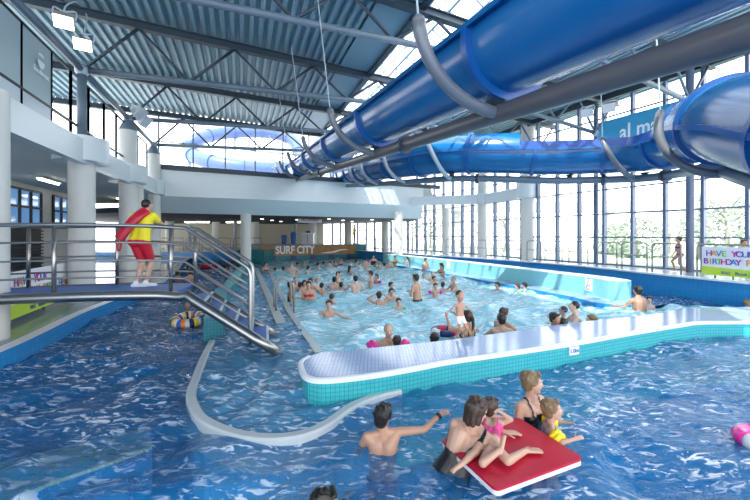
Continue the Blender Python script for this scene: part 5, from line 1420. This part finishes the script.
W(434, 276, 283, 150, 'dark-haired child in front of a fair head, behind the magenta armbands', h=1.2, hs='short', hc='dark', wear='trunks', wc='black')
W(432.5, 271.5, 279, 170, 'fair grey-haired head behind the dark-haired child', hs='crop', hc='blond', skin='pale', wear='trunks', wc='black')
W(423.6, 273.5, 279, 160, 'small pink-faced head alone, left of the fair grey-haired head', h=1.3, hs='crop', hc='blond', skin='pale', wear='trunks', wc='navy')
W(426, 258, 271, 140, 'bearded dark-haired man wading at the barrier, head bowed', hs='short', hc='dark', skin='warm', arms=('fold', 'down'), wear='trunks', wc='black', h=1.78, lean=10)
W(441, 263, 276.5, -110, 'woman in black bikini stepping along the barrier, facing left', hs='pony', hc='dark', skin='warm', female=True, wear='bikini', wc='black', h=1.66, lean=12)
W(497.5, 282, 291, -120, 'dark-haired man in open water below the long barrier', hs='short', hc='dark', skin='fair', wear='trunks', wc='black', arms=('spread', 'float'))
W(517.5, 284, 292, -90, 'child in teal armbands beside another child below the barrier', h=1.1, hs='short', hc='brown', bands='teal', wear='trunks', wc='blue', arms=('spread', 'spread'))
W(524.5, 282.5, 291, -60, 'dark-haired child touching the one in teal armbands', h=1.2, hs='short', hc='dark', wear='trunks', wc='green', bands='green')
W(527, 261, 270, 150, 'man in the channel behind the barrier, arms on its top', hs='short', hc='dark', skin='warm', arms=('spread', 'spread'), Y=19.0, wear='trunks', wc='black', group='people in the outer channel')
W(506, 261.5, 268, 120, 'pale head in the channel behind the barrier, left of the man leaning on it', hs='crop', hc='brown', skin='fair', Y=20.5, wear='trunks', wc='navy', group='people in the outer channel')
# --- left group by the ladder
W(291, 281, 301, 80, 'woman in black swimsuit by the pool ladder, facing right', hs='short', hc='dark', female=True, skin='warm', wear='swimsuit', wc='black', arms=('fold', 'fold'), h=1.64)
W(295.6, 277, 289, 150, 'swimmer in a dark cap with orange float behind the woman by the ladder', hs='crop', hc='dark', h=1.5, bands='orange', wear='trunks', wc='black', arms=('fwd', 'fwd'))
W(300.4, 282, 291, 30, 'dark head between the ladder woman and the red bikini', h=1.3, hs='short', hc='dark', wear='trunks', wc='black')
W(308.5, 281, 299, 170, 'dark-haired woman in red bikini top facing the camera', hs='short', hc='dark', female=True, skin='fair', wear='bikini', wc='red', arms=('fold', 'fold'), h=1.62)
W(304.5, 280, 291, 150, 'dark-haired teenager peeping out left of the red bikini woman', h=1.45, hs='bob', hc='dark', female=True, wear='swimsuit', wc='black')
W(310.5, 278, 289, 190, 'dark head right behind the woman in red bikini top', h=1.6, hs='short', hc='brown', wear='trunks', wc='navy')
W(316.8, 278, 287, 110, 'blond child right of the red bikini woman', h=1.2, hs='short', hc='blond', skin='pale', wear='trunks', wc='blue')
W(321.8, 282.5, 293, 10, 'dark-haired child seen from behind, in front of the blond child', h=1.2, hs='short', hc='dark', skin='fair', wear='trunks', wc='red')
W(332, 293.5, 303, 20, 'brown head seen from behind, just beyond the boy with spread arms', h=1.4, hs='crop', hc='brown', wear='trunks', wc='black')
W(329, 300, 315, 178, 'boy facing the camera with arms spread on the water, mid pool', h=1.45, hs='short', hc='brown', skin='fair', arms=('spread', 'spread'), wear='trunks', wc='navy')
W(338.5, 271.5, 285, 100, 'dark-haired man standing behind a broad white back', hs='short', hc='dark', skin='fair', wear='trunks', wc='black', arms=('fold', 'head'))
W(334.5, 276.5, 289, 5, 'broad pale back and dark head, left of the trio in mid pool', hs='short', hc='dark', skin='pale', wear='trunks', wc='black')
W(341, 282, 290, 0, 'dark head low in the water right of the broad pale back', h=1.4, hs='short', hc='dark', wear='trunks', wc='black')
W(355.6, 275.5, 291, -10, 'pale-backed dark-haired man in blue trunks, alone right of the trio', hs='short', hc='dark', skin='pale', wear='trunks', wc='blue', arms=('float', 'float'))
W(370.5, 270.5, 286, -90, 'man stretching one arm out to the left', hs='short', hc='dark', skin='fair', wear='trunks', wc='black', arms=('reach', 'down'))
W(376.5, 274, 283, -150, 'girl with magenta armbands right of the man stretching his arm', h=1.15, hs='bob', hc='dark', female=True, bands='magenta', wear='swimsuit', wc='pink', arms=('spread', 'spread'))
# --- far water
far_ = [(283.6, 266.5, 271.5, 10, 'dark head at the far left of the wave pool, behind the ladder', {}), (292, 262, 274.5, 5, 'broad white-backed man at the far left with a fair head before him', dict(skin='pale', hs='crop', hc='grey')),
 (297, 268, 274, 0, 'fair head right in front of the broad white-backed man', dict(hc='blond', skin='pale', h=1.3)), (308.5, 266, 272, 80, 'swimmer stretched out to the right, left part of the pool', dict(arms=('reach', 'spread'), lean=45, skin='pale')),
 (297.5, 262, 266, 30, 'tiny dark head beyond the broad white-backed man', dict(h=1.4)), (318, 262.5, 267, 60, 'dark-haired swimmer leaning right in the far water', dict(arms=('reach', 'float'))), (304, 261.5, 264.5, 30, 'tiny pale head under the surf banner, left end of its row', dict(skin='pale', hc='blond', h=1.3)),
 (310.5, 261, 264, 30, 'tiny pale head under the surf banner, second in its row', dict(skin='pale', h=1.3)), (324, 261.5, 265.5, 100, 'small dark head under the surf banner, third in its row', {}), (330, 261.5, 266, 200, 'small fair-skinned swimmer under the surf banner, fourth in its row', dict(skin='pale', hc='brown')),
 (334.8, 260, 263.5, 30, 'tiny pale head under the right half of the surf banner', dict(skin='pale', hc='blond')), (341, 257.5, 264, 170, 'swimmer in purple top under the right half of the surf banner', dict(wear='swimsuit', wc='purple', female=True)), (349.7, 265.5, 272.5, 30, 'girl with long hair in the far middle of the pool', dict(hs='long', hc='brown', female=True, h=1.4, wear='swimsuit', wc='navy')),
 (356.5, 260, 266, 80, 'pale swimmer leaning right, far middle of the pool', dict(skin='pale', arms=('reach', 'spread'), lean=25)), (366, 258, 268, 20, 'pale bare-backed man in the far right corner', dict(skin='pale', hs='crop', hc='brown')), (373.3, 254.5, 266, 160, 'dark-topped woman standing in the far right corner', dict(female=True, wear='swimsuit', wc='black')),
 (379, 261.5, 267.5, 40, 'pale swimmer right of the dark-topped woman in the far corner', dict(skin='pale', hc='blond')), (389, 260, 268, 200, 'fair-haired pale swimmer at the far barrier start', dict(skin='pale', hc='blond')), (395, 256, 266.5, 170, 'dark-haired girl standing at the far barrier start', dict(female=True, wear='bikini', wc='black', h=1.5)),
 (407, 256.5, 266.5, -120, 'brown-haired girl by the barrier, right of the dark-haired girl', dict(female=True, wear='swimsuit', wc='white', hs='long', hc='brown', h=1.5, skin='pale')), (384, 263, 268, 300, 'low pale swimmer between the corner group and the barrier', dict(skin='pale', h=1.5)), (372, 271.5, 277, 100, 'dark head above the man stretching his arm', {}), (275.5, 267.5, 271, 80, 'tiny dark head at the left edge of the wave pool', dict(h=1.3))]
for px, yt, yw, phi, lab, kw in far_:
    kw = dict(kw); kw.setdefault('wear', 'trunks')
    W(px, yt, yw, phi, lab, **kw)
# --- left river
LR = 'people in the left river'
W(202, 284, 297, 100, 'brown-haired woman low in the left river behind the stairs', female=True, hs='short', hc='brown', wear='swimsuit', wc='black', group=LR, Y=10.9, skin='warm')
W(213, 289.5, 298, -80, 'dark-haired swimmer by the turquoise wall behind the stair rail', hs='short', hc='dark', wear='trunks', wc='navy', group=LR, Y=10.6, skin='warm')
W(178, 270, 279, 20, 'dark-haired swimmer under the bridge railing, left of two', hs='bob', hc='dark', female=True, wear='swimsuit', wc='black', group=LR, Y=15.5)
W(189.5, 269.5, 279, 300, 'dark-haired swimmer under the bridge railing, right of two', hs='short', hc='dark', wear='trunks', wc='black', group=LR, Y=15.2, skin='warm')
W(225, 266.5, 271, 100, 'tiny swimmer farther off in the left river', hs='short', hc='dark', wear='trunks', wc='black', group=LR)
W(206, 261, 265.5, 80, 'tiny swimmer holding on to the pink float in the left river', hs='short', hc='brown', wear='trunks', wc='red', group=LR)
ring_float((G(209, 266.5, .05)), .42, .1, ['pink', 'red'], 'pink float ring far off in the left river')
fl_, _o = W(187.5, 302.5, 318, 150, 'child sitting in the striped swim ring below the stairs', h=1.0, hs='crop', hc='blond', wear='trunks', wc='red', group=LR, Y=8.75, skin='warm')
ring_float(G(189, 319.5, .06), .27, .105, ['orange', 'white', 'navy', 'yellow', 'white', 'blue']*4, 'multicoloured striped swim ring floating below the stairs', tilt=(0, .04), n=48)
W(265.5, 262, 272, 130, 'woman in black swimsuit standing at the far end of the blue ledge', female=True, hs='short', hc='dark', wear='swimsuit', wc='black', floor=-.07, group='people on the ledge', h=1.6, skin='fair', lean=20, Y=19.4)
W(748.5, 299.5, 309, 120, 'pink-shouldered swimmer at the right frame edge in outer channel', hs='crop', hc='blond', wear='trunks', wc='pink', group='people in the outer channel', skin='fair', Y=9.6)
# ------------------------------------------------------------------ people in front
# boy seen from behind, right arm stretched out
f = skeleton((.075, 3.36), 1.45, .365, 6, -1.0, 6, yaw=22, arms=('float', 'out'))
f.sh = [Vector((-.075, 3.33, .085)), Vector((.215, 3.35, .115))]
f.el = [Vector((-.165, 3.42, -.13)), Vector((.475, 3.38, .12))]; f.wr = [Vector((-.20, 3.60, -.2)), Vector((.645, 3.46, .225))]
f.hand_d = [None, Vector((.8, .3, .15))]; f.hand_n = [None, Vector((.1, -.2, 1))]; f.hand_c = [.4, .9]
f.hu = Vector((.04, 0, 1)).normalized()
me = build_body(f, .0075, True); o = finish(f, me, 'bare-backed dark-haired boy reaching his right arm over the river, wearing a black wristband', 'warm', 'people in the river in front')
garment(f, me, 'trunks', CLOTH['navy'], o, 'swim_trunks'); hair(f, 'short', HAIR['dark'], o, .009); eyes(f, o)
d = (f.wr[1]-f.el[1]).normalized(); c = f.wr[1] - d*.02; s_ = d.orthogonal().normalized(); w_ = s_.cross(d)
t_ = MB()
for e in (-.01, .0, .01): t_.pipe([c + d*e + s_*.029*math.cos(q) + w_*.029*math.sin(q) for q in np.linspace(0, 6.283, 16, endpoint=False)], .007, 8, closed=True)
t_.build('wristband', CLOTH['black'], o, smooth=True)

# red float board
T_, R_, F_ = Vector((1.48, 3.62, .115)), Vector((1.775, 2.98, .105)), Vector((.905, 2.62, .095))
L_ = T_ + F_ - R_; L_.z = .10
root = thing('float_board', tuple((T_+F_)/2 - Vector((0, 0, .1))), 'big red float board with white underside in the foreground', 'float board')
def slab(z0, z1, name, m, ins=0.0):
    mb = MB(); c = (T_+F_)/2; pts = []
    cor = [L_, F_, R_, T_]
    for i in range(4):
        p = cor[i] + (c - cor[i]).normalized()*ins; a = cor[i-1]; b = cor[(i+1) % 4]; r = .035
        da = (a - p).normalized()*r; db = (b - p).normalized()*r
        for k in (0, .33, .67, 1): pts.append(p + da*(1-k)**1.5 + db*k**1.5)
    n = len(pts)
    vs = [p + Vector((0, 0, z0)) for p in pts] + [p + Vector((0, 0, z1)) for p in pts]
    mb.add(vs, [tuple(range(n-1, -1, -1)), tuple(range(n, 2*n))] + [(i, (i+1) % n, n+(i+1) % n, n+i) for i in range(n)]); return mb.build(name, m, root)
slab(-.022, .0, 'top_sheet', M['red_foam']); slab(-.06, -.022, 'foam_core', M['white_foam'], .002)

# woman in black swimsuit leaning on the board, seen from behind
f = skeleton((.93, 3.2), 1.68, .515, 40, -1.0, 50, yaw=30, female=True, arms=('fwd', 'fwd'))
f.neck = Vector((.90, 3.19, .265)); f.pel = Vector((.64, 3.06, -.15)); f.sp = (f.neck - f.pel).normalized()
f.tr = Vector((.85, -.25, -.47)); f.tr = (f.tr - f.sp*f.tr.dot(f.sp)).normalized(); f.tf = f.sp.cross(f.tr).normalized()
f.sh = [f.neck - f.sp*.05 - f.tr*.165 - Vector((0, 0, .04)), Vector((1.01, 3.07, .20))]
f.hip = [f.pel - f.tr*.085, f.pel + f.tr*.085]
f.kn = [Vector((.45, 3.35, -.48)), Vector((.58, 3.2, -.52))]; f.an = [Vector((.15, 3.2, -.8)), Vector((.2, 2.95, -.82))]; f.toe = [Vector((-.5, .2, -.8))]*2; f.free_foot = True
f.el = [Vector((1.03, 3.46, .17)), Vector((1.085, 2.86, .155))]; f.wr = [Vector((1.215, 3.29, .145)), Vector((1.30, 3.02, .14))]
f.hand_d = [Vector((1, .05, -.05)), Vector((1, .12, -.05))]; f.hand_n = [Vector((0, 0, 1)), Vector((0, 0, 1))]; f.hand_c = [.12, .12]
f.head = Vector((.925, 3.19, .395)); f.hf = Vector((.85, .45, -.28)).normalized(); f.hr = Vector((.45, -.85, 0)).normalized(); f.hu = f.hr.cross(f.hf).normalized()
me = build_body(f, .0075, True); o = finish(f, me, 'dark-haired woman in black swimsuit leaning over the red float board', 'fair', 'people in the river in front')
T = tagverts(f, me)
garment(f, me, 'scoop', CLOTH['black'], o, 'swimsuit', off=.007, T=T); hair(f, 'bob', HAIR['brown'], o, .009); eyes(f, o)

# child lying on the board inside her arms, legs towards the camera
f = skeleton((1.10, 3.2), 1.0, .40, 50, -1.0, 60, yaw=20, female=True, arms=('fwd', 'fwd'))
f.neck = Vector((1.14, 3.42, .20)); f.pel = Vector((1.03, 3.14, .165)); f.s = .62; f.hh = .19
f.sp = (f.neck - f.pel).normalized(); f.tr = Vector((.88, -.4, 0)); f.tr = (f.tr - f.sp*f.tr.dot(f.sp)).normalized(); f.tf = f.tr.cross(f.sp)
if f.tf.z > 0: f.tf = f.tf*-1
s = f.s
f.sh = [f.neck - f.sp*.05*s - f.tr*.15*s, f.neck - f.sp*.05*s + f.tr*.15*s]
f.hip = [f.pel - f.tr*.08*s, f.pel + f.tr*.08*s]
f.kn = [Vector((.86, 2.99, .15)), Vector((.875, 2.84, .15))]; f.an = [Vector((.715, 2.87, .125)), Vector((1.04, 2.89, .23))]; f.toe = [Vector((-.6, -.3, -.2)), Vector((.45, .5, .7))]; f.free_foot = True
f.el = [Vector((1.15, 3.55, .17)), Vector((1.29, 3.33, .245))]; f.wr = [Vector((1.27, 3.56, .15)), Vector((1.20, 3.38, .30))]
f.hand_d = [None, Vector((-.6, .3, .3))]; f.hand_n = [None, Vector((.3, -.5, .6))]; f.hand_c = [.3, .6]
f.head = Vector((1.135, 3.44, .30)); f.hf = Vector((.7, .6, -.1)).normalized(); f.hr = Vector((.65, -.76, 0)).normalized(); f.hu = f.hr.cross(f.hf).normalized()
me = build_body(f, .0065, True); o = finish(f, me, 'small child in pink swimsuit lying on the red float board, bare feet trailing', 'fair', 'people in the river in front')
garment(f, me, 'swimsuit', CLOTH['pink'], o, 'swimsuit', off=.005); hair(f, 'short', HAIR['brown'], o, .008); eyes(f, o)

# smiling woman with short fair hair, and the child with yellow armbands
f = skeleton((1.67, 3.72), 1.70, .545, 150, -1.0, 4, yaw=-48, female=True, arms=('down', 'down'))
f.sh = [f.sh[0], f.sh[1]]
me = build_body(f, .0085, True); o = finish(f, me, 'smiling woman with short fair hair and black straps beside the yellow armbands', 'fair', 'people in the river in front')
garment(f, me, 'swimsuit', CLOTH['black'], o, 'swimsuit', off=.006); hair(f, 'short', HAIR['ash'], o, .009); eyes(f, o)
f = skeleton((1.745, 3.45), 1.05, .375, 105, -1.0, 10, yaw=-8, arms=(((.13, .10, -.07), (.06, .30, -.02)), ((.13, .10, -.07), (.06, .30, -.02))), child=True)
f.hh = .205
f.hf = Vector((.93, -.25, .16)).normalized(); f.hr = Vector((-.25, -.95, 0)).normalized(); f.hu = f.hr.cross(f.hf).normalized()
me = build_body(f, .0075, True); o = finish(f, me, 'small child with yellow armbands in profile beside the smiling woman', 'fair', 'people in the river in front')
garment(f, me, 'swimsuit', CLOTH['blue'], o, 'swimsuit', off=.006); hair(f, 'short', HAIR['ash'], o, .008); eyes(f, o); armbands(f, INFL['yellow'], o, .5, 1.25)

# two heads at the bottom edge, and a pink ring at the right edge
f = skeleton((-.37, 2.58), 1.7, .115, 60, -1.0, 10, yaw=10, arms=('float', 'float'))
f.kn = [Vector((-.5, 2.3, -.8)), Vector((-.3, 2.3, -.8))]; f.an = [Vector((-.7, 2.1, -.9)), Vector((-.5, 2.1, -.9))]
me = build_body(f, .010, False); o = finish(f, me, 'dark-haired pale swimmer, only the head showing at the bottom edge', 'pale', 'people in the river in front'); garment(f, me, 'trunks', CLOTH['black'], o, 'swim_trunks'); hair(f, 'short', HAIR['dark'], o, .009); eyes(f, o)
f = skeleton((-.215, 2.5), 1.4, .06, 20, -1.0, 10, arms=('float', 'float'))
me = build_body(f, .010, False); o = finish(f, me, 'second dark head at the bottom edge, right of the pale swimmer', 'fair', 'people in the river in front'); garment(f, me, 'trunks', CLOTH['navy'], o, 'swim_trunks'); hair(f, 'short', HAIR['dark'], o, .009); eyes(f, o)
c = G(765, 441, .05); ring_float(c, .16, .07, ['pink', 'pink', 'white', 'pink'], 'pink swim ring cut off by the right frame edge')

# ------------------------------------------------------------------ lifeguards and people on the decks
def lifeguard(f, vx, label, group, fine, tube=True):
    me = build_body(f, vx, fine); o = finish(f, me, label, 'fair', group); T = tagverts(f, me)
    garment(f, me, 'shorts', CLOTH['red'], o, 'shorts', off=.012, T=T); garment(f, me, 'shirt', CLOTH['yellow'], o, 'shirt', off=.016, T=T); hair(f, 'crop', HAIR['dark'], o, vx)
    for i in (0, 1):
        td = f.toe[i]; an = f.an[i]; mb = MB(); lim(mb, an - td*.04 - Vector((0, 0, .03)), .048, an + td*.16 - Vector((0, 0, .04)), .042); lim(mb, an + Vector((0, 0, .02)), .046, an - Vector((0, 0, .03)), .05)
        sh = link('shoe', fuse(mb, .008, 1), CLOTH['white'], o); q = MB(); q.obox(an + td*.06 - Vector((0, 0, .078)), td*.15, td.cross(Vector((0, 0, 1)))*.045, Vector((0, 0, .012))); q.build('sole', CLOTH['pink'], sh)
    return o, me
f = skeleton((-4.50, 6.72), 1.74, 2.66, 8, .99, 14, yaw=12, arms=('fwd', 'fwd'), walk=.06)
f.pel = Vector((-4.50, 6.70, 1.89)); f.neck = Vector((-4.49, 6.80, 2.42)); f.sp = (f.neck-f.pel).normalized(); f.tr = Vector((1, -.05, 0)).normalized(); f.tf = (f.fw - f.sp*f.fw.dot(f.sp)).normalized()
f.sh = [f.neck - f.sp*.05 - f.tr*.195, f.neck - f.sp*.05 + f.tr*.195]; f.hip = [f.pel - f.tr*.09 - Vector((0, 0, .03)), f.pel + f.tr*.09 - Vector((0, 0, .03))]
f.an = [Vector((-4.55, 6.66, 1.07)), Vector((-4.43, 6.76, 1.07))]; f.kn = [ik(f.hip[i], f.an[i], .43, .42, Vector((0.2, 1, 0))) for i in (0, 1)]; f.toe = [Vector((.93, .35, 0)).normalized()]*2
f.el = [Vector((-4.74, 6.98, 2.24)), Vector((-4.26, 6.98, 2.22))]; f.wr = [Vector((-4.60, 7.14, 2.23)), Vector((-4.36, 7.16, 2.22))]
f.head = Vector((-4.47, 6.87, 2.575)); f.s = 1.04
o, me = lifeguard(f, .0095, 'lifeguard in yellow shirt and red shorts leaning on the footbridge rail', None, True)
# red rescue tube slung across the back
root = thing('rescue_tube', (-4.6, 6.6, 1.75), 'red rescue tube slung diagonally across the lifeguard on the footbridge', 'rescue tube')
tb = MB(); tb.sweep(catmull([Vector((-4.40, 6.74, 2.47)), Vector((-4.48, 6.63, 2.36)), Vector((-4.63, 6.56, 2.15)), Vector((-4.77, 6.53, 1.93))], 5), [(-.085, -.03), (-.06, -.05), (.06, -.05), (.085, -.03), (.085, .03), (.06, .05), (-.06, .05), (-.085, .03)], up=(0, -1, 0)); tb.build('tube', M['red_foam'], root, smooth=True, autos=50)
tb = MB(); tb.pipe(catmull([Vector((-4.77, 6.53, 1.95)), Vector((-4.81, 6.52, 1.82)), Vector((-4.78, 6.52, 1.70)), Vector((-4.74, 6.53, 1.80)), Vector((-4.75, 6.54, 1.93))], 5), .014, 8); tb.build('strap', CLOTH['red'], root, smooth=True)
# far lifeguard on the stage
f = skeleton((-1.86, 31.9), 1.76, 2.98, 70, 1.2, 0, arms=('fold', 'fold')); o, me = lifeguard(f, .02, 'far lifeguard in yellow shirt and red shorts on the stage behind the surf banner', None, False)
# people walking on the right deck
f = skeleton((11.05, 12.75), 1.28, 1.93, -80, .69, 4, female=True, arms=('fold', 'down'), walk=.14)
me = build_body(f, .016, False); o = finish(f, me, 'girl in bikini walking left along the right deck behind the rails', 'warm', 'people on the right deck'); garment(f, me, 'bikini', CLOTH['purple'], o, 'bikini', off=.008); hair(f, 'short', HAIR['brown'], o, .014); eyes(f, o)
f = skeleton((11.55, 10.95), 1.18, 1.86, 200, .69, 4, arms=('down', 'down'))
me = build_body(f, .016, False); o = finish(f, me, 'child on the right deck half hidden behind the birthday banner', 'warm', 'people on the right deck'); garment(f, me, 'trunks', CLOTH['navy'], o, 'swim_trunks', off=.008); hair(f, 'short', HAIR['brown'], o, .014); eyes(f, o)
